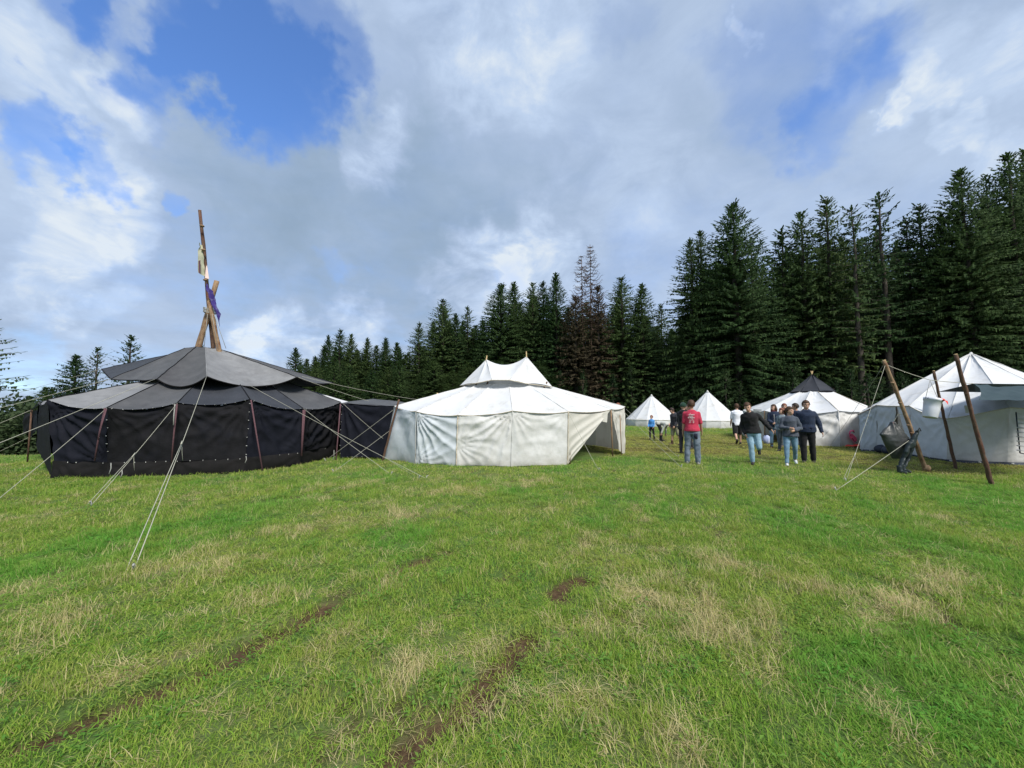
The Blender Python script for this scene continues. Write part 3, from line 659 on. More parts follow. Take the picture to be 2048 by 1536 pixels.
# the bare dead tree
def dead_tree():
    p = at(1180, 489, 48); H = p.z; r = np.random.default_rng(77)
    e = thing('dead_tree', (p.x, p.y, 0), 'bare dead conifer with curved grey brown twigs above the rusty spruces', 'tree')
    parts = []
    for (ox, hh) in ((0, 1.0), (-1.1, .93)):
        tp = [Vector((p.x + ox * min(1, i / 4), p.y, H * hh * i / 8)) for i in range(9)]
        obj('trunk', tube(tp, [.10 * (1 - i / 9) + .02 for i in range(9)], 6), M['deadwood'], e)
        z = H * .52
        while z < H * hh:
            t = z / (H * hh); L = 4.6 * (1 - t) ** .75 + .1
            for k in range(4):
                az = r.uniform(0, 6.28); l = L * r.uniform(.6, 1.1); b0 = Vector((p.x + ox, p.y, z)); pts = []
                for s in (0, .25, .5, .75, 1): pts.append(b0 + Vector((math.cos(az) * l * s, math.sin(az) * l * s, l * (-.30 * math.sin(s * 2.6) + .45 * s * s))))
                parts.append(tube(pts, [.045, .04, .034, .028, .018], 4, cap=False))
                for q in pts[1:]:
                    for w_ in range(2):
                        a2 = az + r.choice([-1, 1]) * r.uniform(.5, 1.3); l2 = r.uniform(.2, .55)
                        parts.append(tube([q, q + Vector((math.cos(a2) * l2 * .5, math.sin(a2) * l2 * .5, -.05)), q + Vector((math.cos(a2) * l2, math.sin(a2) * l2, .08 * r.uniform(-2, 1)))], [.013, .011, .007], 3, cap=False))
            z += .42
    o = obj('twigs', join(parts), M['deadwood'], e); o['kind'] = 'stuff'
dead_tree()
# bushes beyond the crest at the far left, and undergrowth in front of the forest
def bush_vf(seed, rx, ry, h, n=2600, leaf=.10):
    r = np.random.default_rng(seed); T = []
    for i in range(n):
        u = r.normal(size=3); u /= np.linalg.norm(u); u[2] = abs(u[2]); rad = r.uniform(.55, 1.0) ** .5
        lump = .75 + .5 * float(vnoise(u[0] * 2.2 + seed, u[1] * 2.2, u[2] * 2.2, seed=seed))
        c = np.array([u[0] * rx, u[1] * ry, u[2] * h]) * rad * lump + [0, 0, .05]
        a = r.normal(size=3); a /= np.linalg.norm(a); b = np.cross(a, r.normal(size=3)); b /= np.linalg.norm(b); l = leaf * r.uniform(.6, 1.4)
        T.append((c - a * l, c + b * l * .55, c + a * l, c - b * l * .55))
    V = np.array(T).reshape(-1, 3); return V, np.arange(len(V)).reshape(-1, 4)
BUSH = []
for i in range(4):
    v, f = bush_vf(40 + i, 1.7, 1.5, 2.3 + .2 * i, 4200, .10); me = mesh_of('bush_foliage', v, f, False); me.materials.append(M['leaves']); BUSH.append(me)
bst, _bf = join([tube([Vector((0, 0, -.2)), Vector((.3 * math.cos(a), .3 * math.sin(a), .8)), Vector((.9 * math.cos(a), .9 * math.sin(a), 1.7))], [.05, .035, .015], 5) for a in (0, 1.3, 2.5, 3.9, 5.1)])
BST = mesh_of('bush_stems', bst, _bf); BST.materials.append(M['bark'])
def bush(i, x, y, s, label, grp='bushes beyond the crest at the left'):
    e = thing('bush', (x, y, gz1(x, y) - .1), label, 'bush', grp, rz=rng.uniform(0, 6)); e.scale = (s, s, s)
    for nm, m_ in (('foliage', BUSH[i % 4]), ('stems', BST)):
        o = bpy.data.objects.new(nm, m_); COL.objects.link(o); o.parent = e
for i, (px, Y, s) in enumerate(((-60, 17.5, 1.0), (8, 18, 1.0), (62, 19, 1.1), (30, 22, 1.35), (-20, 21, 1.35), (100, 24, 1.4), (140, 27, 1.6), (175, 31, 1.8), (205, 36, 2.0))):
    p = at(px, 860, Y); bush(i, p.x, p.y, s, ('green leafy bush cut by the left edge', 'dense green bush behind the far left guy ropes', 'leafy bush just left of the dark wall corner', 'taller bush behind the hedge line at the left', 'tall bush over the leftmost bush', 'bush beyond the dark tent corner', 'large bush under the bushy conifer', 'large bush under the thin conifer', 'farthest large bush behind the dark roof edge')[i])
def undergrowth():
    V, n, Fs = [], 0, []
    for i, px in enumerate(range(1130, 2060, 40)):
        Y = float(np.interp(px, [1100, 1300, 1465, 1757, 2050], [41.5, 39, 32.5, 28, 25])) * 1.17 + random.uniform(-.5, 1.5); p = at(px + random.uniform(-12, 12), 820, Y)
        v, f = bush_vf(200 + i, random.uniform(1.0, 1.7), 1.1, random.uniform(.9, 1.7), 1500, .10); V.append(v + np.array([p.x, p.y, 0])); Fs.append(f + n); n += len(v)
    o = obj('undergrowth', (np.concatenate(V), np.concatenate(Fs)), M['leaves'], None, False); o['kind'] = 'stuff'; o['label'] = 'dark green undergrowth along the foot of the forest'
undergrowth()
# ---------------------------------------------------------------- canvas
def cloth(TL, TR, BR, BL, nu=24, nv=18, top=0.0, bot=0.0, lsag=0.0, rsag=0.0, bulge=0.0, src=(), ripple=0.0, rfreq=7, seed=0, face=None, mid=0.0):
    """a sheet of canvas hung from its corners: sagging edges, folds radiating from the pulled corners, soft ripples"""
    TL, TR, BR, BL = map(Vector, (TL, TR, BR, BL)); w_ = ((TR - TL).length + (BR - BL).length) / 2; h_ = ((TL - BL).length + (TR - BR).length) / 2
    nrm = (TR - TL + BR - BL).cross(BL - TL + BR - TR).normalized()
    c = (TL + TR + BR + BL) / 4
    if face is None: face = Vector((0, 0, CZ))
    if nrm.dot(Vector(face) - c) < 0: nrm = -nrm
    u, v = np.meshgrid(np.linspace(0, 1, nu + 1), np.linspace(0, 1, nv + 1)); U, Vv = u.ravel()[:, None], v.ravel()[:, None]
    A = lambda p: np.array(tuple(p))[None, :]
    P = A(TL) * (1 - U) * (1 - Vv) + A(TR) * U * (1 - Vv) + A(BR) * U * Vv + A(BL) * (1 - U) * Vv
    s = (4 * U * (1 - U))[:, 0]; sv = (4 * Vv * (1 - Vv))[:, 0]; v1 = Vv[:, 0]; u1 = U[:, 0]
    P[:, 2] -= top * s * (1 - v1) - bot * s * v1
    side = np.array(tuple((TR - TL).normalized()))
    P += side[None, :] * ((lsag * sv * (1 - u1)) - (rsag * sv * u1))[:, None]
    d = bulge * s * sv ** .5
    X, Z = u1 * w_, v1 * h_
    d = d + mid * (fbm(X * 1.1 + seed, Z * 1.1, seed=seed, oct=2) - .5) * s * 2
    for (su, sv_, amp, freq, reach) in src:
        dx, dz = X - su * w_, Z - sv_ * h_; r = np.hypot(dx, dz) + 1e-4; th = np.arctan2(dz, dx)
        wob = fbm(X * 1.5 + seed * 3.1, Z * 1.5, seed=seed + 5, oct=2) * 3
        d = d + amp * (1 - 2 * np.abs(np.sin(th * freq + wob)) ** .8) * np.exp(-r / reach) * np.clip(r / .25, 0, 1)
    if ripple:
        dr_ = np.clip(1 - ((Z / h_) - .0) / .75, 0, 1)
        arc = Z + (.5 * w_) * ((u1 - .5) ** 2) * -1.2
        d = d + ripple * (1 - 2 * np.abs(np.sin(arc * rfreq + 2.5 * fbm(X * .8, Z * 1.4, seed=seed + 9)))) * s * dr_ + ripple * .7 * (fbm(X * 5, Z * 5, seed=seed + 2, oct=3) - .5) * 2
    P = P + np.array(tuple(nrm))[None, :] * d[:, None]
    idx = np.arange((nu + 1) * (nv + 1)).reshape(nv + 1, nu + 1)
    Fq = np.stack([idx[:-1, :-1].ravel(), idx[1:, :-1].ravel(), idx[1:, 1:].ravel(), idx[:-1, 1:].ravel()], 1)
    return P, Fq
def edge_pts(P, nu, nv, which):
    G = P.reshape(nv + 1, nu + 1, 3)
    return {'top': G[0], 'bot': G[-1], 'left': G[:, 0], 'right': G[:, -1]}[which]
def strip(pts, r=.012, mat=None, name='seam', parent=None, step=1):
    return obj(name, tube([Vector(p) for p in pts[::step]], r, 5), mat, parent)
def guy(parent, a, b, r=.010, mat='rope', sag=.02, double=0.0, knot=None, peg=True):
    r *= .55
    a, b = Vector(a), Vector(b); parts = [tube(rope_pts(a, b, sag, 10), r, 5)]
    if double:
        m_ = lerp(a, b, 1 - double); off = (b - a).cross(Vector((0, 0, 1))).normalized() * .045
        parts.append(tube(rope_pts(m_, b + off * 1.3, -.01, 5), r * .9, 5))
        parts.append(tube([m_ - (b - a).normalized() * .06, m_ + (b - a).normalized() * .07], r * 2.0, 6))
        parts.append(tube([m_, m_ + Vector((.03, -.02, -.16)), m_ + Vector((.05, -.02, -.30))], r * .7, 4))
    o = obj('guy_rope', join(parts), M[mat], parent)
    if peg:
        d = (b - a); d.z = 0; d.normalize()
        obj('tent_peg', join([tube([b + d * .03 + Vector((0, 0, .07)), b - Vector((0, 0, .06)) - d * .02], .011, 6), tube([b + d * .03 + Vector((0, 0, .07)), b + d * .06 + Vector((0, 0, .06))], .009, 5)]), M['peg'], parent)
    return o
def toggles(parent, pts, n=8, L=.035, vertical=False, r=.008, off=.02):
    pts = [Vector(p) for p in pts]; parts = []
    for i in range(n):
        t = (i + .5) / n * (len(pts) - 1); k = int(t); p = lerp(pts[k], pts[min(k + 1, len(pts) - 1)], t - k); to = (Vector((0, 0, CZ)) - p).normalized() * off
        d = Vector((.02, 0, 0)) if vertical else Vector((0, 0, L / 2))
        if vertical: d = Vector((L / 2, 0, random.uniform(-.006, .006)))
        parts.append(tube([p + to - d * random.uniform(.4, .9), p + to + d * random.uniform(.4, .9)], r * .7, 5))
    return parts

# ---------------------------------------------------------------- big dark round tent
CB = Vector((-10.0, 13.2, 0))
def black_tent():
    e = thing('round_tent', (CB.x, CB.y, 0), 'large dark canvas round tent with stepped grey roof and long guy ropes', 'tent')
    EV = [(95, 800, 9.0), (214, 816, 8.9), (355, 806, 9.35), (500, 799, 10.0), (607, 818, 11.2), (681, 805, 13.0)]     # eave corners as seen
    BT = [(104, 957, 0), (213, 955, 0), (340, 951, 0), (490, 944, 0), (604, 929, 0), (676, 911, 0)]
    eave = [at(*q) for q in EV]; base = [gnd(q[0], q[1]) for q in BT]
    back = [Vector((-6.1, 15.2, 1.75)), Vector((-7.8, 16.9, 1.75)), Vector((-10.2, 17.5, 1.75)), Vector((-12.6, 16.8, 1.75)), Vector((-14.2, 15.0, 1.7)), Vector((-14.1, 12.4, 1.6)), at(76, 806, 10.3)]
    ring = eave + back; n = len(ring)
    walls = {0: ('navy', [(0, 0, .05, 9, 1.1), (1, 1, .03, 11, .9)]), 1: ('black', [(0, 0, .022, 7, .9), (1, 0, .035, 8, 1.0)]), 2: ('black', [(0, 0, .03, 8, 1.0), (1, 0, .04, 9, 1.1)]), 3: ('navy', [(0, 0, .05, 8, 1.2), (1, 0, .03, 8, .8), (1, 1, .02, 8, .6)]), 4: ('black', [(1, 0, .055, 13, 1.3), (0, 1, .05, 12, 1.2)])}
    tog = []
    for i in range(n):
        a, b = ring[i], ring[(i + 1) % n]
        if i < 5:
            A, B = base[i].copy(), base[i + 1].copy(); A.z = .30; B.z = .30
            # the skirt flares outwards, the wall ends above it
            ca, cb = (a - CB), (b - CB)
            if i == 0: A.z = .34
            P, Fq = cloth(a, b, lerp(B, b, .02), lerp(A, a, .02), 34, 26, top=.10, bot=.0, src=[(p_, q_, 1.7 * am_, fr_, re_) for p_, q_, am_, fr_, re_ in walls[i][1]], ripple=.034, seed=20 + i, mid=.08)
            obj('wall_panel', (P, Fq), M[walls[i][0]], e)
            if i in (0, 2, 4): tog += toggles(e, edge_pts(P, 34, 26, 'right'), 7, .045, True)
            tog += toggles(e, edge_pts(P, 34, 26, 'bot'), 6, .035); tog += toggles(e, edge_pts(P, 34, 26, 'top'), 7, .02, r=.006)
            g0, g1 = base[i], base[i + 1]; up = Vector((0, 0, .0))
            P2, F2 = cloth(lerp(A, a, .04), lerp(B, b, .04), Vector((g1.x, g1.y - .05, gz1(g1.x, g1.y) - .02)), Vector((g0.x, g0.y - .05, gz1(g0.x, g0.y) - .02)), 26, 8, src=[(0, 0, .03, 6, .6), (1, 0, .03, 6, .6)], ripple=.025, seed=40 + i, bulge=.04)
            obj('skirt_panel', (P2, F2), M['skirt'], e)
        else:
            A = Vector((a.x, a.y, 0)) + (a - CB).normalized() * .15; B = Vector((b.x, b.y, 0)) + (b - CB).normalized() * .15
            A.z = gz1(A.x, A.y); B.z = gz1(B.x, B.y)
            if i == n - 1: B = base[0].copy(); A = at(72, 893, 10.5)
            if i == n - 2: B = at(72, 893, 10.5)
            P, Fq = cloth(a, b, B, A, 16, 12, top=.08, src=[(0, 0, .04, 8, 1)], ripple=.02, seed=60 + i)
            obj('wall_panel', (P, Fq), M['black'], e)
    # lower roof
    inner = [lerp(q, Vector((CB.x, CB.y, 0)), .52) for q in ring]
    for q_i, q in enumerate(inner): q.z = 2.60 if 1 <= q_i <= 5 else 2.45
    rm = {12: 'roof_lit2', 0: 'roof_lit2', 1: 'roof_lit', 2: 'roof_dark', 3: 'roof_dark', 4: 'roof_lit', 5: 'white_roof'}
    for i in range(n):
        P, Fq = cloth(inner[i], inner[(i + 1) % n], ring[(i + 1) % n], ring[i], 18, 14, top=0, bot=-.10, bulge=-.05, ripple=.012, seed=80 + i, face=CB + Vector((0, 0, 9)))
        P[:, 2] += .012
        obj('roof_panel', (P, Fq), M[rm.get(i, 'roof_lit')], e)
        strip(edge_pts(P, 18, 14, 'left'), .014, M['black'], 'roof_seam', e, 2)
        if i < 5: tog += toggles(e, edge_pts(P, 18, 14, 'bot'), 7, .02, r=.006)
    o = obj('toggle', join(tog), M['toggle'], e); o['kind'] = 'stuff'
    # raised upper roof
    CC = [(414, 753, 10.2), (594, 754, 12.2), None, None, None, (203, 738, 13.2), (222, 758, 11.4), (314, 758, 10.3)]
    ec = [at(*q) if q else None for q in CC]; ec[2] = Vector((-7.0, 15.0, 2.6)); ec[3] = Vector((-9.4, 16.0, 2.6)); ec[4] = Vector((-12.0, 15.4, 2.7))
    apex = at(410, 697, 12.5); m_ = len(ec); tops = []
    for i, q in enumerate(ec):
        d = (Vector((q.x, q.y, 0)) - Vector((apex.x, apex.y, 0))).normalized(); tops.append(Vector((apex.x + d.x * .5, apex.y + d.y * .5, apex.z - .02)))
    cm = ['roof_lit2', 'roof_lit', 'roof_lit', 'roof_lit', 'roof_lit', 'roof_dark', 'roof_lit', 'roof_lit']  # first, right-hand panel lighter: sun from the right painted into it
    sags = [.27, .1, .1, .1, .1, .02, .04, .22]
    for i in range(m_):
        j = (i + 1) % m_
        P, Fq = cloth(tops[i], tops[j], ec[j], ec[i], 20, 18, bot=-sags[i], bulge=-.04, ripple=.014, seed=120 + i, face=CB + Vector((0, -5, 9)), src=[(0, 1, .02, 7, .8), (1, 1, .02, 7, .8)])
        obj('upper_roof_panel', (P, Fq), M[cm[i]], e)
        if i == 0: strip(edge_pts(P, 20, 18, 'left'), .014, M['roof_lit2'], 'roof_seam', e)
        else: strip(edge_pts(P, 20, 18, 'left'), .014, M['black'], 'roof_seam', e)
        strip(edge_pts(P, 20, 18, 'bot'), .018, M['skirt'], 'roof_hem', e)
    # flat crown between the logs
    obj('crown_cloth', ([tuple(q) for q in tops] + [tuple(apex + Vector((0, 0, .03)))], [(i, (i + 1) % m_, m_) for i in range(m_)]), M['roof_lit'], e)
    # vertical straps and wall poles
    for (x0, y0, x1, y1, Y0, Y1, mt, r) in ((210, 816, 189, 922, 8.75, 8.7, 'strap', .017), (213, 818, 196, 880, 8.74, 8.6, 'strap', .012), (354, 808, 343, 925, 9.2, 9.15, 'strap', .018), (350, 808, 347, 850, 9.2, 9.1, 'rope_g', .012), (502, 800, 525, 941, 9.85, 9.7, 'strap', .018), (607, 820, 603, 912, 11.0, 10.9, 'strap', .026), (681, 808, 672, 920, 12.7, 12.0, 'strap', .02), (610, 820, 604, 905, 11.05, 10.9, 'strap', .016)):
        obj('strap', tube([at(x0, y0, Y0), lerp(at(x0, y0, Y0), at(x1, y1, Y1), .5) + Vector((.01, -.02, 0)), at(x1, y1, Y1)], r, 6), M[mt], e)
    for (px, py, Y) in ():
        obj('wall_pole', tube([at(px, py, Y) + Vector((0, .12, .05)), Vector((at(px, py, Y).x, at(px, py, Y).y + .12, 0))], .025, 7), M['log2'], e)
    # loose awning corner on its own thin pole at the far left
    tipA = at(60, 821, 11.6)
    P, Fq = cloth(at(90, 801, 9.25), at(76, 806, 10.3), tipA, tipA + Vector((.02, -.02, -.03)), 10, 8, bulge=-.03)
    obj('awning_corner', (P, Fq), M['roof_dark'], e)
    P, Fq = cloth(at(47, 826, 12.0), at(66, 820, 11.5), at(63, 874, 11.6), at(45, 872, 12.1), 12, 12, top=.05, bot=.1, ripple=.03, seed=3, src=[(1, 0, .05, 6, .8)])
    obj('hanging_flap', (P, Fq), M['black'], e)
    P, Fq = cloth(at(66, 822, 11.5), at(77, 818, 10.6), at(74, 860, 10.7), at(66, 866, 11.5), 8, 10, rsag=.1, seed=4, ripple=.02)
    obj('hanging_flap', (P, Fq), M['navy'], e)
    b_ = at(63, 822, 11.5); obj('awning_pole', tube([b_ + Vector((0, 0, .05)), Vector((b_.x, b_.y, gz1(b_.x, b_.y) - .05))], .02, 7), M['log2'], e)
    # dark passage towards the white tent
    tl, tr = at(684, 806, 12.9), at(787, 813, 12.35); bl, br = at(680, 915, 12.5), at(768, 917, 12.2)
    P, Fq = cloth(tl, tr, br, bl, 34, 24, top=-.02, src=[(0, 0, .06, 9, 1.6), (1, 0, .02, 8, .8)], ripple=.02, seed=9, bot=.04)
    obj('passage_wall', (P, Fq), M['navy'], e)
    o = obj('passage_toggle', join(toggles(e, edge_pts(P, 34, 24, 'bot')[:20], 5, .03) + toggles(e, edge_pts(P, 34, 24, 'left'), 7, .035, True)), M['toggle'], e); o['kind'] = 'stuff'
    tb, te = tl + Vector((.2, 2.3, .18)), tr + Vector((.15, 2.2, .1))
    P, Fq = cloth(tb, te, tr, tl, 16, 10, bot=-.03, ripple=.01, seed=10, face=(-5, 13, 9), bulge=.05); P[:, 2] += .02
    obj('passage_roof', (P, Fq), M['roof_lit'], e)
    P, Fq = cloth(tb, te, Vector((te.x, te.y, 0)), Vector((tb.x, tb.y, 0)), 10, 8); obj('passage_wall', (P, Fq), M['navy'], e)
    # guy ropes
    guy(e, at(413, 753, 10.15), gnd(268, 1140), double=.42, sag=.04, r=.010)
    guy(e, at(355, 806, 9.3), gnd(183, 1010), double=.40, sag=.02, r=.009)
    guy(e, at(214, 816, 8.85), gnd(-45, 1032), sag=.02, r=.009)
    guy(e, at(310, 758, 10.25), gnd(-600, 1123), sag=.03, r=.010)
    guy(e, at(222, 758, 11.35), gnd(-700, 985), sag=.05, r=.010)
    guy(e, at(203, 738, 13.2), gnd(-330, 885), sag=.05, r=.010)
    guy(e, tipA, gnd(-140, 900), sag=.03, r=.009); guy(e, tipA, gnd(-210, 930), sag=.03, r=.009)
    guy(e, at(63, 872, 11.6), gnd(-60, 930), sag=.01, r=.007)
    guy(e, at(500, 771, 11.0), gnd(852, 957), sag=.03, r=.009)
    guy(e, at(607, 817, 11.1), gnd(782, 949), sag=.02, r=.009)
    guy(e, at(685, 806, 12.85), at(766, 877, 12.1), sag=.02, r=.009, peg=False)
    guy(e, at(592, 753, 12.25), at(757, 808, 13.9), sag=.03, r=.010, peg=False)
    guy(e, at(604, 753, 13.0), at(840, 800, 16.0), sag=.06, r=.010, peg=False)
    # short rope ends on the wall
    for (x0, y0, x1, y1, Y) in ((244, 940, 241, 955, 8.55), (222, 926, 218, 948, 8.6), (492, 912, 490, 926, 9.65), (668, 900, 664, 925, 12.1)):
        obj('rope_end', tube([at(x0, y0, Y), at((x0 + x1) / 2 + 2, (y0 + y1) / 2, Y - .03), at(x1, y1, Y - .05)], .009, 5), M['rope_g'], e)
    return e
black_tent()

# ---------------------------------------------------------------- lashed logs above the dark tent
def log_vf(a, b, r0, r1, seed, bend=.04, bump=.10, n=14, sides=10):
    rr = random.Random(seed); a, b = Vector(a), Vector(b); pts = []
    o1 = Vector((rr.uniform(-1, 1), rr.uniform(-1, 1), 0)) * bend
    for i in range(n + 1):
        t = i / n; pts.append(lerp(a, b, t) + o1 * math.sin(t * 3.14) + Vector((rr.uniform(-1, 1), rr.uniform(-1, 1), 0)) * r0 * .12)
    return tube(pts, [(r0 * (1 - i / n) + r1 * i / n) * (1 + rr.uniform(-.07, .07)) for i in range(n + 1)], sides, bump, seed)
def tripod():
    c = at(418, 697, 12.5); e = thing('log_tripod', (c.x, c.y, 0), 'tall lashed spruce log tripod rising out of the dark tent roof', 'tripod')
    def lg(p, q, r0, r1, s, m='log'):
        p, q = Vector(p), Vector(q); foot = p + (p - q).normalized() * ((p.z - .02) / max(.05, (q - p).normalized().z))
        obj('log', log_vf(foot, q, r0, r1, s, .02), M[m], e)
        tp = (q - p).normalized(); obj('log_end', tube([q + tp * .001, q + tp * .006], r1 * .96, 10), M['cutwood'], e)
    Y = 12.5
    lg(at(398, 697, Y), at(419, 622, Y + .02), .082, .068, 1)
    lg(at(424, 697, Y + .25), at(400, 421, Y + .25), .072, .048, 2, 'log2')
    lg(at(438, 697, Y - .15), at(418, 602, Y - .12), .074, .066, 3)
    lg(at(384, 740, Y + .1), at(434, 562, Y + .1), .075, .066, 4)
    k = at(420, 622, Y)
    obj('lashing', join([tube([k + Vector((math.cos(a) * .15, math.sin(a) * .20, dz + .03 * math.sin(a * 2))) for a in np.linspace(0, 6.28, 13)], .014, 5) for dz in (-.07, -.03, .02, .06)]), M['rope_g'], e)
    for (x0, x1) in ((415, 408), (424, 436), (428, 452)):
        obj('cord', tube([at(x0, 628, Y - .2), at(x1, 697, Y - .25)], .008, 4), M['rope_g'], e)
    # knobs
    for (px, py) in ((431, 668), (399, 690), (411, 560), (407, 500), (404, 452)):
        obj('knot', ellipsoid(at(px, py, Y + .05), (.075, .065, .04), 9, 6), M['log'], e)
tripod()
Yt = 12.55
P, Fq = cloth(at(401, 484, Yt), at(405, 490, Yt + .1), at(411, 553, Yt + .05), at(398, 545, Yt - .1), 10, 26, lsag=-.07, rsag=.02, ripple=.06, rfreq=3, seed=5, src=[(1, 0, .05, 5, 1.2)])
fl = obj('flag', (P, Fq), noise_mat('pale_flag_cloth', (.42, .43, .30), (.52, .51, .38), 6, trans=.3), None); tag(fl, 'faded cream flag with a red patch wound round the tallest log', 'flag', 'flags hanging on the lashed logs')
P, Fq = cloth(at(397, 522, Yt - .12), at(401, 520, Yt - .12), at(401, 548, Yt - .14), at(397, 545, Yt - .14), 4, 8, seed=2); obj('red_patch', (P, Fq), M['strap'], fl)
P, Fq = cloth(at(411, 536, Yt + .0), at(414, 530, Yt + .1), at(418, 558, Yt), at(410, 556, Yt - .05), 6, 10, seed=6, ripple=.02); obj('flag_corner', (P, Fq), noise_mat('pinkish_flag_cloth', (.55, .42, .38), (.62, .5, .45), 6), fl)
P, Fq = cloth(at(414, 566, Yt - .2), at(417, 568, Yt - .2), at(439, 655, Yt - .3), at(436, 640, Yt - .35), 10, 30, lsag=-.02, rsag=-.14, ripple=.05, rfreq=4, seed=8, src=[(0, 0, .05, 5, 1.5)])
G = P.reshape(31, 11, 3); wdt = np.interp(np.linspace(0, 1, 31), [0, .25, .5, .75, 1], [1, 2.2, 3.2, 2.0, 1.2])
cen = G.mean(1, keepdims=True); G[:] = cen + (G - cen) * wdt[:, None, None] * .8
fl2 = obj('flag', (G.reshape(-1, 3), Fq), noise_mat('violet_flag_cloth', (.02, .012, .09), (.04, .026, .15), 5, c3=(.12, .11, .22), s3=9), None); tag(fl2, 'dark violet cloth hanging limp beside the crossing of the logs', 'flag', 'flags hanging on the lashed logs')

# ---------------------------------------------------------------- white two-peaked tent in the middle
def middle_tent():
    e = thing('white_tent', (-.2, 14.2, 0), 'white oval tent with two peaks and one wall corner tied open', 'tent')
    top = [at(790, 813, 12.2), at(832, 823, 11.2), at(915, 831, 10.8), at(1025, 822, 10.75), at(1137, 824, 11.05), at(1222, 819, 12.95), at(1249, 814, 14.6)]
    bas = [gnd(765, 918), gnd(830, 928), gnd(912, 932), gnd(1022, 933), gnd(1135, 930), gnd(1224, 911), None]
    bk = [Vector((3.6, 16.6, 1.66)), Vector((1.8, 17.8, 1.66)), Vector((-.7, 18.1, 1.66)), Vector((-3.1, 17.0, 1.66)), Vector((-4.3, 14.8, 1.66))]
    ring = top + bk; n = len(ring); tog = []
    wm = ['shade_white', 'shade_white', 'white', 'white']
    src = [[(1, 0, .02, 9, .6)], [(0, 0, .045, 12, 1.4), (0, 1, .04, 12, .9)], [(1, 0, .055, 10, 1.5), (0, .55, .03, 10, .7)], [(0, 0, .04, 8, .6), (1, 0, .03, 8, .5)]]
    for i in range(4):
        g0 = bas[i].copy(); g1 = bas[i + 1].copy(); g0.z = g1.z = -.01
        P, Fq = cloth(ring[i], ring[i + 1], g1, g0, 44, 34, top=(.02, .04, .05, .06)[i], bot=.03, src=src[i], ripple=(.012, .015, .02, .026)[i], seed=200 + i, mid=.10, bulge=.03)
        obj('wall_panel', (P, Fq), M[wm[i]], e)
        q = obj('wall_seam', tube([Vector(p) + (Vector((0, 0, CZ)) - Vector(p)).normalized() * .012 for p in edge_pts(P, 44, 34, 'right')[::2]], .016 if i in (1, 3) else .009, 5), M['hem'] if i in (1, 3) else M['white'], e)
        if i in (1, 3): q['label'] = 'stained brownish wall seam'
        tog += toggles(e, edge_pts(P, 44, 34, 'top'), 6, .03, r=.007)
        if i >= 2: tog += toggles(e, edge_pts(P, 44, 34, 'bot'), 6, .03, r=.007)
    # left end piece flaring out beside the pole
    P, Fq = cloth(at(783, 814, 12.9), ring[0], Vector((bas[0].x, bas[0].y, -.01)), gnd(760, 915) + Vector((-.1, .6, 0)), 6, 20, seed=5); obj('wall_panel', (P, Fq), M['cream'], e)
    # pulled-up wall corner: cloth hangs from the eave and is gathered to the right
    a, b = ring[4], ring[5]; c0 = gnd(1135, 930); U = 30; Vn = 30; Pv = []
    for iv in range(Vn + 1):
        v = iv / Vn
        Lp = lerp(a, Vector((c0.x, c0.y, -.01)), v); Rp = lerp(b, lerp(Vector((c0.x, c0.y, 0)), b, .0), v)
        for iu in range(U + 1):
            u = iu / U; p = lerp(Lp, Rp, u)
            fold = .05 * (1 - 2 * abs(math.sin((u * 1.2 + v * 2.2) * 5.5))) * math.sin(min(1, u * 3 + .05) * 1.57) * (1 - u * .4)
            Pv.append(p + Vector((-.25, -.95, 0)).normalized() * ((.34 * math.sin(3.14 * min(1, v * 1.02)) * u ** .7) + fold * (1 - v) ** .3) - Vector((0, 0, .10 * 4 * u * (1 - u) * (1 - v))))
    idx = np.arange((U + 1) * (Vn + 1)).reshape(Vn + 1, U + 1)
    obj('open_wall_panel', (np.array([tuple(p) for p in Pv]), np.stack([idx[:-1, :-1].ravel(), idx[1:, :-1].ravel(), idx[1:, 1:].ravel(), idx[:-1, 1:].ravel()], 1)), M['cream'], e, label='cream wall panel pulled up and gathered at its right corner')
    P, Fq = cloth(at(1206, 826, 12.4), at(1216, 823, 12.5), at(1214, 845, 12.45), at(1200, 842, 12.4), 8, 6, ripple=.01, seed=1); obj('tucked_corner', (P, Fq), M['cream'], e)
    P, Fq = cloth(ring[5], ring[6], at(1251, 912, 13.9), at(1238, 900, 13.2), 22, 26, top=.03, lsag=.10, ripple=.03, seed=12, src=[(0, 0, .04, 7, 1), (1, 0, .04, 7, 1)])
    obj('hanging_wall_panel', (P, Fq), M['cream'], e, label='cream wall panel hanging loose to a point')
    for (px, y0, y1, Y, r) in ((1222, 820, 912, 12.95, .022), (1240, 830, 910, 13.2, .016), (1137, 824, 933, 11.1, .022)):
        p0 = at(px, y0, Y); obj('wall_pole', tube([p0, Vector((p0.x + .03, p0.y, -.05))], r, 7), M['log'], e)
    for i in range(6, n):
        a, b = ring[i], ring[(i + 1) % n]; P, Fq = cloth(a, b, Vector((b.x, b.y, .02)), Vector((a.x, a.y, .02)), 14, 10, top=.04, seed=30 + i, ripple=.02)
        obj('wall_panel', (P, Fq), M['cream'], e)
    # roof
    cxy = Vector((-.15, 13.7, 0)); inn = []
    for q in ring:
        d = Vector((q.x - cxy.x, q.y - cxy.y, 0)); k = Vector((cxy.x + d.x * .36, cxy.y + d.y * .40, 2.40)); inn.append(k)
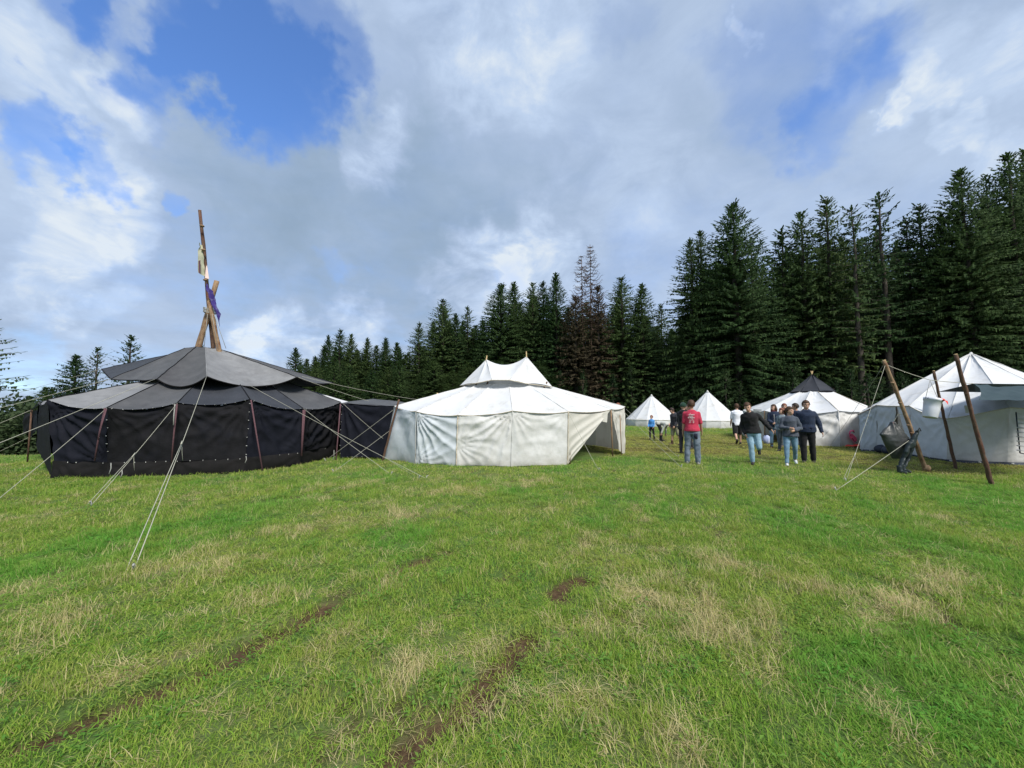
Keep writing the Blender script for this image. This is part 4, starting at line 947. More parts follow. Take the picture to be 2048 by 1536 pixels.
    for i in range(n):
        j = (i + 1) % n
        P, Fq = cloth(inn[i], inn[j], ring[j] + Vector((0, 0, .01)), ring[i] + Vector((0, 0, .01)), 22, 18, bot=-.05, bulge=-.05, ripple=.012, seed=240 + i, face=(0, 10, 9), src=[(0, 0, .015, 8, 1), (1, 1, .02, 8, .7)])
        P[:, :2] += (P[:, :2] - np.array([cxy.x, cxy.y])) * .006
        obj('roof_panel', (P, Fq), M['white_roof'], e)
        strip(edge_pts(P, 22, 18, 'left'), .013, M['white'], 'roof_seam', e, 2)
        if i < 6: strip(edge_pts(P, 22, 18, 'bot'), .010, M['hem'], 'roof_hem', e, 2)
        if i in (1, 2, 3): tog += toggles(e, edge_pts(P, 22, 18, 'left')[2:], 6, .03, r=.007)
    o = obj('toggle', join(tog), M['hem'], e); o['kind'] = 'stuff'
    # inner collar and rafters under the cap
    for i in range(n):
        j = (i + 1) % n; a, b = inn[i] * 1.0, inn[j] * 1.0
        a2, b2 = lerp(a, Vector((cxy.x, cxy.y, a.z)), .16), lerp(b, Vector((cxy.x, cxy.y, b.z)), .16); a2.z = b2.z = 2.62
        if inn[i].y > cxy.y: obj('collar_cloth', cloth(a2, b2, b, a, 6, 4), M['cream'], e)
    # cap with two peaks
    c1, c2 = at(973, 719, 13.3), at(1053, 713, 13.3)
    lowf = [at(920, 771, 13.3), at(955, 766, 12.4), at(984, 760, 12.1), at(1019, 760, 12.1), at(1052, 767, 12.4), at(1105, 774, 13.3)]
    lowb = [Vector((q.x, 2 * 13.5 - q.y, q.z)) for q in lowf[1:5]][::-1]
    def tri(name, A, B, C, sag=.05, seed=0, nn=14):     # A apex, B C lower corners
        P, Fq = cloth(A, A + (C - B) * .001, C, B, nn, nn, bot=sag, bulge=-.04, ripple=.01, seed=seed, face=(0, 5, 8)); return obj(name, (P, Fq), M['white_roof'], e)
    tri('cap_panel', c1, lowf[0], lowf[1], .03, 1); tri('cap_panel', c1, lowf[1], lowf[2], .02, 2)
    tri('cap_panel', c2, lowf[3], lowf[4], .02, 3); tri('cap_panel', c2, lowf[4], lowf[5], .05, 4)
    tri('cap_panel', c2, lowf[5], lowb[0], .03, 5); tri('cap_panel', c2, lowb[0], lowb[1], .02, 6); tri('cap_panel', c1, lowb[2], lowb[3], .02, 7); tri('cap_panel', c1, lowb[3], lowf[0], .03, 8)
    for (B, C, s_) in ((lowf[2], lowf[3], 9), (lowb[2], lowb[1], 10)):
        P, Fq = cloth(c1, c2, C, B, 22, 16, top=.23, bot=.01, bulge=-.04, ripple=.01, seed=s_, face=(0, 5, 8)); obj('cap_panel', (P, Fq), M['white_roof'], e)
    for A, B in ((c1, lowf[1]), (c1, lowf[2]), (c2, lowf[3]), (c2, lowf[4])): obj('cap_seam', tube([A, lerp(A, B, .5) + Vector((0, .02, -.03)), B], .011, 5), M['white'], e)
    hemp = lowf + lowb; obj('cap_hem', tube(hemp + [hemp[0]], .014, 5), M['hem'], e)
    obj('peak_pole', log_vf(at(972, 722, 13.3), at(974, 711, 13.3), .025, .02, 1, 0), M['cutwood'], e); obj('peak_pole', log_vf(at(1053, 716, 13.3), at(1052.5, 703, 13.3), .022, .018, 2, 0), M['cutwood'], e)
    for (px, Y) in ((949, 12.9), (970, 12.8), (1052, 12.8), (1088, 13.1), (930, 13.3)): obj('rafter', tube([at(px, 776, Y), at(px + 6, 764, Y + .1)], .03, 6), M['log2'], e)
    # ropes and the leaning pole at the left corner
    guy(e, at(1137, 826, 11.0), gnd(1197, 941), sag=.01, r=.008)
    guy(e, at(1248, 824, 14.0), gnd(1362, 934), sag=.02, r=.009); guy(e, at(1252, 818, 15.5), gnd(1356, 914), sag=.02, r=.009)
    guy(e, at(786, 820, 12.3), gnd(651, 921), sag=.01, r=.009); guy(e, at(781, 860, 12.15), gnd(667, 944), sag=.01, r=.008)
    guy(e, at(766, 912, 12.1), gnd(838, 957), sag=.01, r=.008)
    guy(e, at(912, 780, 13.0), at(800, 808, 12.3), sag=.01, r=.009, peg=False)
    a = at(798, 799, 11.9); f = gnd(765, 921); obj('support_pole', log_vf(f - Vector((0, 0, .05)), a, .035, .03, 3, .02), M['log2'], e)
    for (px, py, Y) in ((757, 806, 14.0), (875, 786, 15.5)):
        a = at(px, py, Y); obj('support_pole', log_vf(Vector((a.x - .1, a.y, 0)), a, .035, .03, 4, .02), M['cutwood'], e)
    return e
middle_tent()

# ---------------------------------------------------------------- bell tents far back
def bell_tent(px, py_top, Y, R, lab, wall=.60, n=14):
    a = at(px, py_top, Y + R); c = Vector((a.x, a.y, 0)); e = thing('bell_tent', tuple(c), lab, 'tent', 'small bell tents at the forest edge')
    H = a.z; rng_ = []
    for i in range(n):
        t = 2 * math.pi * (i + .3) / n; rng_.append(Vector((c.x + R * math.cos(t), c.y + R * math.sin(t), wall)))
    for i in range(n):
        p, q = rng_[i], rng_[(i + 1) % n]; A = Vector((c.x, c.y, H))
        P, Fq = cloth(A, A + (q - p) * .01, q, p, 8, 12, bulge=-.02, bot=-.02, face=c + Vector((0, 0, 9)) + (p - c) * 4, ripple=.012, seed=i)
        obj('roof_panel', (P, Fq), M['white_roof'], e)
        P, Fq = cloth(p + Vector((0, 0, -.02)), q + Vector((0, 0, -.02)), Vector((q.x, q.y, 0)), Vector((p.x, p.y, 0)), 8, 6, ripple=.02, seed=i + 3, face=p + (p - c) * 3)
        obj('wall_panel', (P, Fq), M['white'], e)
    obj('wall_hem', tube(rng_ + [rng_[0]], .02, 5), M['hem'], e)
    obj('peak_cap', tube([Vector((c.x, c.y, H - .12)), Vector((c.x, c.y, H + .05))], [.14, .04], 8), M['white'], e)
    for i in range(0, n, 2):
        p = rng_[i]; d = (p - c).normalized(); guy(e, p, Vector((p.x + d.x * 1.3, p.y + d.y * 1.3, 0)), r=.008, sag=0, mat='rope_g')
bell_tent(1303, 790, 33.5, 2.35, 'small white bell tent directly right of the two-peaked tent')
bell_tent(1415, 782, 31.0, 2.45, 'small white bell tent behind the man in the red shirt')

# ---------------------------------------------------------------- white tent with a black cap
def cap_tent():
    e = thing('white_tent', (15.5, 20.0, 0), 'white round tent with a black pointed cap and a pink flamingo print', 'tent')
    ring = [at(1499, 820, 21.2), at(1529, 822, 18.8), at(1600, 827, 16.9), at(1677, 822, 16.4), at(1748, 822, 17.6), Vector((19.0, 20.0, 1.5)), Vector((18.6, 22.4, 1.5)), Vector((16.2, 23.6, 1.5)), Vector((13.9, 23.2, 1.5))]
    n = len(ring); ap = at(1624, 748, 20.0); wm = [None, 'white', 'shade_white', 'white', 'white']
    base = [Vector((q.x, q.y, -.01)) + Vector((q.x - 15.5, q.y - 20, 0)).normalized() * .06 for q in ring]
    for i in range(n):
        j = (i + 1) % n
        m_ = M['white']
        if i == 0: m_ = M['cream']
        if i == 1:    # entrance half open: panel starts further right
            a2, b2 = lerp(ring[1], ring[2], .30), lerp(base[1], base[2], .42)
            P, Fq = cloth(a2, ring[2], base[2], b2, 14, 14, ripple=.03, seed=50, src=[(0, 0, .05, 7, 1)]); obj('wall_panel', (P, Fq), M['shade_white'], e)
            P, Fq = cloth(lerp(ring[1], ring[2], .02) + Vector((.3, 1.4, .1)), a2 + Vector((.3, 1.4, .1)), b2 + Vector((.3, 1.4, 0)), base[1] + Vector((.3, 1.4, .01)), 4, 4); obj('inner_curtain', (P, Fq), M['cream'], e)
            continue
        P, Fq = cloth(ring[i], ring[j], base[j], base[i], 26, 20, top=.07, ripple=.035, seed=50 + i, mid=.12, src=[(0, 0, .06, 7, 1.1), (1, 0, .05, 7, 1.1)]); obj('wall_panel', (P, Fq), m_, e)
        if i == 3:
            G_ = P.reshape(21, 27, 3)
    for p in (1, 3): obj('wall_seam', tube([ring[p], base[p]], .03 if p == 1 else .015, 6), M['log'] if p == 1 else M['white'], e)
    inn = []
    for q in ring: d = Vector((q.x - ap.x, q.y - ap.y, 0)).normalized(); inn.append(Vector((ap.x + d.x * .92, ap.y + d.y * .92, 2.46)))
    for i in range(n):
        j = (i + 1) % n; P, Fq = cloth(inn[i], inn[j], ring[j] + Vector((0, 0, .015)), ring[i] + Vector((0, 0, .015)), 18, 16, bot=-.06, bulge=-.08, ripple=.02, seed=70 + i, face=(15, 15, 9), src=[(0, 0, .03, 9, 1.2)])
        obj('roof_panel', (P, Fq), M['white_roof'], e); strip(edge_pts(P, 18, 16, 'left'), .014, M['hem'] if i in (3, 4) else M['white'], 'roof_seam', e, 2)
    m8 = 8; rim = [Vector((ap.x + .98 * math.cos(2 * math.pi * (k + .5) / m8), ap.y + .98 * math.sin(2 * math.pi * (k + .5) / m8), 2.47)) for k in range(m8)]
    for k in range(m8):
        p, q = rim[k], rim[(k + 1) % m8]; P, Fq = cloth(ap, ap + (q - p) * .01, q, p, 8, 10, bulge=-.05, bot=.02, face=p + (p - ap) * 5 + Vector((0, 0, 5)), seed=k); obj('cap_panel', (P, Fq), M['roof_dark'], e)
        P, Fq = cloth(p, q, q - Vector((0, 0, .07)), p - Vector((0, 0, .07)), 4, 2); obj('cap_valance', (P, Fq), M['black'], e)
        obj('cap_seam', tube([ap, lerp(ap, p, .5) - Vector((0, 0, .03)), p], .012, 4), M['black'], e)
    for dx in (-.05, .04): obj('peak_stick', tube([ap - Vector((0, 0, .1)), ap + Vector((dx, 0, .16))], .018, 5), M['cutwood'], e)
    # flamingo, a flat print on the wall between the seam and the next tent
    A, B, D = at(1681, 845, 16.32), at(1722, 845, 16.9), at(1681, 891, 16.32)
    def onwall(px, py):      # point on the wall plane
        d = ray(px, py); nrm = (B - A).cross(D - A); O = Vector((0, 0, CZ)); t = (A - O).dot(nrm) / d.dot(nrm); return O + d * t * .9965 - Vector((0, .03, 0))
    body = [(1699, 868), (1697, 872), (1699, 877), (1704, 881), (1709, 884), (1713, 881), (1712, 876), (1709, 872), (1705, 868), (1702, 867)]
    obj('flamingo_body', ([tuple(onwall(*p)) for p in body], [tuple(range(len(body)))]), M['pink'], e, False)
    obj('flamingo_neck', tube([onwall(*p) for p in ((1700, 870), (1698, 866.5), (1699, 862.8), (1702, 861.4), (1705, 861.4), (1706.4, 863))], [.045, .035, .03, .028, .04, .03], 6), M['pink'], e)
    obj('flamingo_beak', tube([onwall(*p) for p in ((1706, 863), (1707.2, 864.6), (1706.8, 866.2))], [.026, .02, .008], 5), M['blackpaint'], e)
    for dx in (0, 2.2): obj('flamingo_leg', tube([onwall(1706 + dx, 882), onwall(1707 + dx, 889)], .010, 4), M['pink'], e)
    obj('wing_line', tube([onwall(1703, 876), onwall(1707, 882), onwall(1712, 885)], .012, 4), M['blackpaint'], e)
    P, Fq = cloth(at(1692, 890, 16.1), at(1726, 886, 16.6), at(1726, 892, 16.1), at(1690, 893, 15.9), 10, 4, ripple=.03, seed=1); obj('red_groundsheet_edge', (P, Fq), M['red'], e)
    guy(e, ring[4], gnd(1790, 905), mat='rope_g', r=.008); guy(e, at(1658, 861, 16.2), gnd(1628, 890), r=.008, mat='rope_g')
cap_tent()

# ---------------------------------------------------------------- big white tent at the right
def right_tent():
    e = thing('white_tent', (16.6, 14.4, 0), 'large white pointed tent with dark groundsheet cut by the right edge', 'tent')
    ring = [at(1717, 829, 14.7), at(1753, 811, 14.1), at(1819, 812, 12.8), at(1895, 838, 11.5), at(2019, 816, 10.95), at(2170, 822, 10.9), Vector((20.0, 12.8, 1.6)), Vector((20.9, 15.8, 1.6)), Vector((19.8, 18.2, 1.6)), Vector((17.6, 18.9, 1.6)), Vector((15.5, 17.0, 1.5))]
    bs = [(1720, 902), (1754, 904), (1821, 913), (1894, 924), (2016, 930), (2160, 932)]
    base = [gnd(*q) for q in bs] + [Vector((q.x, q.y, 0)) for q in ring[6:]]
    ap = at(1942, 706, 14.6); n = len(ring); tog = []
    for i in range(n):
        j = (i + 1) % n; up = Vector((0, 0, .07)); A, B = base[i] + up, base[j] + up
        if i == 1:   # the opening: two curtains, brownish interior between
            t0, t1 = lerp(ring[1], ring[2], .60), lerp(base[1], base[2], .35)
            P, Fq = cloth(ring[1], t0, lerp(t1, base[2], .05) + up, A, 18, 20, ripple=.03, seed=5, src=[(1, 0, .05, 8, 1.2), (0, 0, .03, 7, .8)], rsag=.0); obj('wall_panel', (P, Fq), M['shade_white'], e)
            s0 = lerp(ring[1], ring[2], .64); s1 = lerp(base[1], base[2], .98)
            P, Fq = cloth(s0, ring[2], B, s1 + up, 10, 18, ripple=.02, seed=6, lsag=.02); obj('wall_panel', (P, Fq), M['shade_white'], e)
            ib = Vector((.5, .9, 0)); P, Fq = cloth(ring[1] + ib, ring[2] + ib, base[2] + ib, base[1] + ib, 4, 4); obj('inner_curtain', (P, Fq), noise_mat('brownish_inner_cloth', (.20, .17, .13), (.27, .23, .18), 4), e)
        else:
            P, Fq = cloth(ring[i], ring[j], B, A, 40 if i < 5 else 12, 28 if i < 5 else 10, top=(.02, 0, .0, .03, -.02, .03)[i] if i < 6 else .03, ripple=.016, seed=300 + i, mid=.07, src=[(0, 0, .03, 8, .9), (1, 0, .03, 8, .9), (0, 1, .02, 8, .6)])
            obj('wall_panel', (P, Fq), M['shade_white'] if i < 3 else M['white'], e)
        if i < 5: tog += [tube([lerp(A, B, t) + Vector((0, -.05, -.02)), lerp(A, B, t) + Vector((.06, -.05, -.03))], .016, 6) for t in (.02, .5)]
        P, Fq = cloth(A + Vector((0, -.015, .01)), B + Vector((0, -.015, .01)), base[j] - Vector((0, .06, .01)), base[i] - Vector((0, .06, .01)), 14, 4, ripple=.02, seed=i); obj('groundsheet_edge', (P, Fq), M['sheet'], e)
        P, Fq = cloth(ap, ap + (ring[j] - ring[i]) * .01, ring[j] + Vector((0, 0, .02)), ring[i] + Vector((0, 0, .02)), 20, 26, bot=.0 if i != 2 else -.05, bulge=-.05, ripple=.014, seed=330 + i, face=Vector(((ring[i].x + ring[j].x) / 2, (ring[i].y + ring[j].y) / 2, 12)), src=[(.5, 0, .02, 9, 1.2), (0, 1, .03, 8, .8), (1, 1, .03, 8, .8)])
        P[:, :2] += (P[:, :2] - np.array([16.6, 14.4])) * .012
        obj('roof_panel', (P, Fq), M['white_roof'], e); strip(edge_pts(P, 20, 26, 'left'), .012, M['white'], 'roof_seam', e, 2); strip(edge_pts(P, 20, 26, 'bot'), .012, M['hem'], 'roof_hem', e, 2)
    for t in tog: pass
    o = obj('toggle', join(tog), M['toggle'], e); o['kind'] = 'stuff'
    # window slit lacing at the right edge and the patch
    for k in range(9):
        y = 828 + k * 9; obj('window_slat', tube([at(2034, y, 10.72), at(2060, y + 2, 10.72)], .018, 5), M['white_roof'], e)
    obj('window_edge', tube([at(2032, 824, 10.72), at(2040, 906, 10.72)], .014, 5), M['sheet'], e); obj('window_edge', tube([at(2040, 906, 10.72), at(2070, 912, 10.72)], .014, 5), M['sheet'], e)
    P, Fq = cloth(at(1928, 811, 11.0), at(1937, 811, 11.0), at(1939, 826, 10.9), at(1931, 826, 10.9), 3, 4); obj('vent_patch', (P, Fq), M['cream'], e)
    obj('peak_cap', tube([ap - Vector((0, 0, .12)), ap + Vector((0, 0, .03))], [.09, .03], 8), M['white'], e)
    # things lying in the doorway
    for (px, py, s) in ((1772, 900, .30), (1786, 903, .26)):
        g = gnd(px, py + 6); o = obj('bag', ellipsoid((g.x, g.y + .1, .13), (s, .2, .17), 10, 7), M['sheet'], None)
        tag(o, 'dark bag lying in the doorway of the right tent' if s == .3 else 'dark bag second from the door edge, nearer the grey sack', 'bag', 'bags in the tent doorway')
right_tent()

# ---------------------------------------------------------------- leaning poles, lines, tarp, bucket, sack, waterproofs
def lean_pole(x0, y0, x1, y1, r, m, lab, dy=-.15, knots=()):
    f = gnd(x1, y1); t = at(x0, y0, f.y + dy); e = thing('leaning_pole', tuple(f), lab, 'pole', 'leaning poles in front of the right tent')
    obj('log', log_vf(f - (t - f).normalized() * .1, t, r * 1.08, r * .85, x0, .02, .12, 20), M[m], e)
    d = (t - f).normalized(); obj('cut_end', tube([t + d * .001, t + d * .008], r * .82, 10), M['cutwood'], e)
    for k in knots: obj('knot', ellipsoid(lerp(f, t, k) + Vector((-r * .3, -r * .2, 0)), (r * 1.05, r * .9, r * .6), 9, 6), M[m], e)
    return e, f, t
p1, f1, t1 = lean_pole(1768, 721, 1853, 944, .045, 'log', 'leaning pole with ropes at its top and dark waterproofs hung on it', knots=(.03, .35, .42, .62, .8))
p2, f2, t2 = lean_pole(1867, 742, 1912, 938, .033, 'log2', 'thinnest middle leaning pole beside the white bucket', knots=(.3, .5, .66))
p3, f3, t3 = lean_pole(1911, 709, 1984, 970, .037, 'log2', 'rightmost and nearest leaning pole in front of the slate tarp', knots=(.25, .45, .7))
obj('knob', ellipsoid(f1 + Vector((.0, -.02, .1)), (.075, .07, .09), 9, 6), M['log'], p1)
k1 = lerp(f1, t1, .965)
guy(p1, k1, gnd(1692, 962), double=.20, r=.008, sag=.01); guy(p1, k1 + Vector((-.02, .02, 0)), gnd(1659, 893), r=.008, sag=.04, mat='rope_g')
guy(p1, lerp(f1, t1, .31), gnd(1672, 981), r=.009, sag=.01, mat='rope')
tA = at(1946, 767, 9.6)
o = obj('clothes_line', tube([k1] + rope_pts(k1, at(1860, 760, 9.7), .02, 5)[1:] + rope_pts(at(1860, 760, 9.7), tA, .01, 5)[1:], .008, 5), M['rope'], None); tag(o, 'thin line from the first leaning pole to the slate tarp', 'rope')
# tarp
e = thing('tarp', tuple(Vector((tA.x, tA.y, 0))), 'slate blue tarp stretched out over the right picture edge', 'tarp')
T2, T3, T4 = at(2230, 770, 9.4), at(2240, 815, 7.9), at(1957, 800, 8.6)
P, Fq = cloth(tA, T2, T3, T4, 22, 12, bot=.10, top=.05, lsag=.10, ripple=.03, seed=3, mid=.12, src=[(0, 0, .04, 7, 1.2), (0, 1, .04, 7, 1.2)], face=(15, 6, 8)); obj('tarp_sheet', (P, Fq), M['tarp'], e)
TB = at(1878, 783, 11.3)
P, Fq = cloth(TB, tA, at(1952, 783, 10.2), TB + Vector((.02, 0, -.01)), 10, 4); obj('tarp_back_corner', (P, Fq), M['sheet'], e)
P, Fq = cloth(TB, TB + Vector((4, 1.2, 0)), T2, tA, 8, 6, face=(15, 6, 8)); obj('tarp_sheet', (P, Fq), M['tarp'], e)
# bucket
B0 = at(1863, 816, 9.7)
def bucket():
    tilt = Euler((0, math.radians(14), 0)).to_matrix(); e = thing('bucket', tuple(B0), 'white plastic bucket with a red cloth in it hanging on cords', 'bucket')
    V, Fc = [], []; prof = [(.0, -.235), (.165, -.235), (.175, -.22), (.190, .0), (.205, .17), (.218, .175), (.218, .235), (.205, .235), (.195, .19), (.17, -.2), (0, -.2)]
    S = 24
    for (r, z) in prof:
        for k in range(S): a = 6.2832 * k / S; V.append(tuple(B0 + tilt @ Vector((r * .8 * math.cos(a), r * .8 * math.sin(a), z * 1.05))))
    for i in range(len(prof) - 1):
        for k in range(S): Fc.append((i * S + k, i * S + (k + 1) % S, (i + 1) * S + (k + 1) % S, (i + 1) * S + k))
    obj('bucket_body', (V, Fc), M['bucket'], e)
    hk = at(1860, 761, 9.7)
    for dx in (-.19, .16): obj('cord', tube([hk, B0 + tilt @ Vector((dx, 0, .20))], .006, 4), M['rope_g'], e)
    obj('handle', tube([B0 + tilt @ Vector((math.cos(a) * .2, -.05, .2 + math.sin(a) * .04)) for a in np.linspace(0, 3.14, 9)], .006, 4), M['sheet'], e)
    P, Fq = cloth(B0 + tilt @ Vector((.03, -.19, .24)), B0 + tilt @ Vector((.23, -.12, .24)), B0 + tilt @ Vector((.22, -.16, .13)), B0 + tilt @ Vector((.12, -.215, .15)), 8, 6, ripple=.02, seed=2)
    o = obj('cloth', (P, Fq), M['red'], None); tag(o, 'small red cloth hanging over the rim of the white bucket', 'cloth')
    v, f = ellipsoid(B0 + tilt @ Vector((.08, -.05, .225)), (.12, .12, .05), 12, 8); o2 = obj('cloth_heap', (v, f), M['red'], o)
bucket()
# bag seen between the people, in the door of the black-capped tent
g = gnd(1534, 888); bg_ = thing('bag', (g.x, g.y, 0), 'blue and white bag standing in the doorway of the black topped tent', 'bag')
obj('bag_body', ellipsoid((g.x, g.y, .20), (.17, .12, .21), 12, 9), noise_mat('blue_white_bag', (.14, .20, .42), (.62, .66, .78), 5, stretch=(3, .3, .3)), bg_)
obj('bag_strap', tube([(g.x - .1, g.y - .05, .36), (g.x, g.y - .08, .48), (g.x + .1, g.y - .05, .36)], .012, 5), M['sheet'], bg_)
# ---------------------------------------------------------------- people
def skinmat(c, n='skin'): return noise_mat(n, tuple(.92 * v for v in c), tuple(1.06 * v for v in c), 12, rough=.55, spec=.35)
SKIN = skinmat((.50, .30, .215)); SKIN2 = skinmat((.42, .24, .165), 'tanned_skin')
EYE = noise_mat('eye', (.03, .025, .02), (.06, .05, .04), 30, rough=.2, spec=.5); LIP = noise_mat('lips', (.40, .16, .14), (.45, .20, .17), 20)
def cloth_mat(n, c1, c2, **k): return noise_mat(n, c1, c2, k.pop('scale', 9), bump=.35, bscale=45, rough=.9, sheen=.15, **k)
def remeshed(name, parts, voxel, mat, parent, wr=0.0, seed=0, dec=None, label=None, smooth=2):
    v, f = join(parts); me = mesh_of(name, v, f); o = bpy.data.objects.new(name, me); COL.objects.link(o)
    m = o.modifiers.new('r', 'REMESH'); m.mode = 'VOXEL'; m.voxel_size = voxel
    s = o.modifiers.new('s', 'SMOOTH'); s.factor = .6; s.iterations = smooth
    if dec: d = o.modifiers.new('d', 'DECIMATE'); d.ratio = dec
    dg = bpy.context.evaluated_depsgraph_get(); me2 = bpy.data.meshes.new_from_object(o.evaluated_get(dg)); me2.name = name
    o.modifiers.clear(); o.data = me2; bpy.data.meshes.remove(me)
    n = len(me2.vertices); co = np.empty(n * 3, np.float32); me2.vertices.foreach_get('co', co); co = co.reshape(-1, 3)
    if wr:
        no = np.empty(n * 3, np.float32); me2.vertices.foreach_get('normal', no); no = no.reshape(-1, 3)
        a = fbm(co[:, 0] * 6, co[:, 1] * 6, co[:, 2] * 13, seed=seed, oct=3); b = 1 - 2 * np.abs(2 * vnoise(co[:, 0] * 7, co[:, 1] * 7, co[:, 2] * 10, seed=seed + 3) - 1)
        co = co + no * (wr * ((a - .5) * 2.2 + .6 * b))[:, None]; me2.vertices.foreach_set('co', co.astype(np.float32).ravel()); me2.update()
    me2.polygons.foreach_set('use_smooth', np.ones(len(me2.polygons), bool)); me2.materials.clear(); me2.materials.append(mat)
    o.parent = parent
    if label: o['label'] = label
    return o
def sweep(rings, n=14):
    """closed loft through ellipse rings: (centre, rx, ry, xdir, ydir)"""
    V = []
    for c, rx, ry, X_, Y_ in rings:
        for k in range(n): a = 2 * math.pi * k / n; V.append(tuple(c + X_ * (rx * math.cos(a)) + Y_ * (ry * math.sin(a))))
    m = len(rings); Fc = [(i * n + k, i * n + (k + 1) % n, (i + 1) * n + (k + 1) % n, (i + 1) * n + k) for i in range(m - 1) for k in range(n)]
    Fc += [tuple(reversed(range(n))), tuple((m - 1) * n + k for k in range(n))]
    return np.array(V), Fc
def capsule(a, b, ra, rb, n=12):
    return [tube([a, lerp(a, b, .5), b], [ra, (ra + rb) / 2, rb], n), ellipsoid(a, (ra,) * 3, n, 8), ellipsoid(b, (rb,) * 3, n, 8)]
def waders():
    Y = 9.55; e = thing('waterproof_trousers', tuple(gnd(1803, 942)), 'dark waterproof trousers with boots hanging from the first leaning pole', 'trousers')
    def ring(px, py, dy, rx, ry): return (at(px, py, Y + dy), rx, ry, Vector((.93, .1, .35)).normalized(), Vector((0, 1, 0)))
    hips = sweep([ring(1836, 861, 0, .03, .03), ring(1832, 868, .02, .075, .05), ring(1827, 878, .04, .105, .06), ring(1822, 889, .05, .115, .065), ring(1819, 896, .06, .10, .06)], 12)
    l1 = sweep([ring(1820, 884, .0, .07, .06), ring(1813, 900, .0, .060, .055), ring(1808, 914, .04, .062, .055), ring(1802, 928, .02, .052, .05), ring(1799, 938, .02, .055, .05)], 12)
    l2 = sweep([ring(1826, 886, .1, .06, .06), ring(1822, 902, .14, .058, .055), ring(1817, 916, .18, .056, .05), ring(1811, 927, .16, .05, .05), ring(1806, 937, .16, .052, .05)], 12)
    def loc_(p): return [(np.asarray(v) - np.array(tuple(e.location)), f) for v, f in p]
    remeshed('trouser_legs', loc_([hips, l1, l2]), .014, M['rubber'], e, .010, 3)
    for (px, d) in ((1799, .02), (1806, .16)):
        g = at(px, 938, Y + d); remeshed('boot', loc_([tube([Vector((g.x, g.y, .20)), Vector((g.x, g.y, .09)), Vector((g.x, g.y, .02))], [.055, .055, .05], 9), ellipsoid((g.x + .03, g.y - .06, .045), (.05, .12, .045), 10, 7)]), .014, M['rubber'], e)
    obj('hook_cord', tube([at(1834, 864, Y - .03), at(1839, 856, Y - .05), at(1842, 862, Y)], .010, 6), M['blackpaint'], e)
def sack():
    Y = 9.8; e = thing('sack', tuple(at(1800, 915, Y)), 'shiny dark grey plastic sack tied up beside the first leaning pole', 'sack')
    def rg(xa, xb, y, dep):
        p, q = at(xa, y, Y), at(xb, y, Y); return ((p + q) / 2, (q - p).length / 2 + .015, dep, (q - p).normalized(), Vector((0, 1, 0)))
    R_ = [rg(1783, 1788, 844, .03), rg(1777, 1793, 851, .06), rg(1768, 1802, 860, .10), rg(1762, 1811, 869, .13), rg(1766, 1819, 880, .15), rg(1772, 1824, 891, .16), rg(1779, 1822, 902, .15), rg(1784, 1818, 911, .12), rg(1786, 1812, 917, .07)]
    p = [(np.asarray(v) - np.array(tuple(e.location)), f) for v, f in [sweep(R_, 20)]]
    o = remeshed('sack_body', p, .018, M['tarp_d'], e, .0, 5, smooth=1); me = o.data; n = len(me.vertices); co = np.empty(n * 3, np.float32); me.vertices.foreach_get('co', co); co = co.reshape(-1, 3); no = np.empty(n * 3, np.float32); me.vertices.foreach_get('normal', no); no = no.reshape(-1, 3)
    t = at(1785, 845, Y) - e.location; th = np.arctan2(co[:, 0] - t.x, t.z + .12 - co[:, 2]); rr = np.hypot(co[:, 0] - t.x, t.z - co[:, 2])
    f = (1 - 2 * np.abs(np.sin(th * 5.5 + 1.5 * fbm(co[:, 0] * 4, co[:, 1] * 4, co[:, 2] * 4)))) * .03 * np.exp(-rr / .55) + .03 * (fbm(co[:, 0] * 6, co[:, 1] * 6, co[:, 2] * 6, seed=4) - .5)
    me.vertices.foreach_set('co', (co + no * f[:, None]).astype(np.float32).ravel()); me.update()
    obj('tie_cord', tube([at(1785, 847, Y), at(1796, 829, Y + .1), lerp(f1, t1, .52)], .008, 5), M['rope'], e)
    obj('knot', ellipsoid(at(1763, 869, Y - .05), (.035, .04, .04), 8, 6), M['rubber'], e); obj('knot', ellipsoid(at(1785, 846, Y), (.03, .03, .035), 8, 6), M['strap'], e)
waders(); sack()
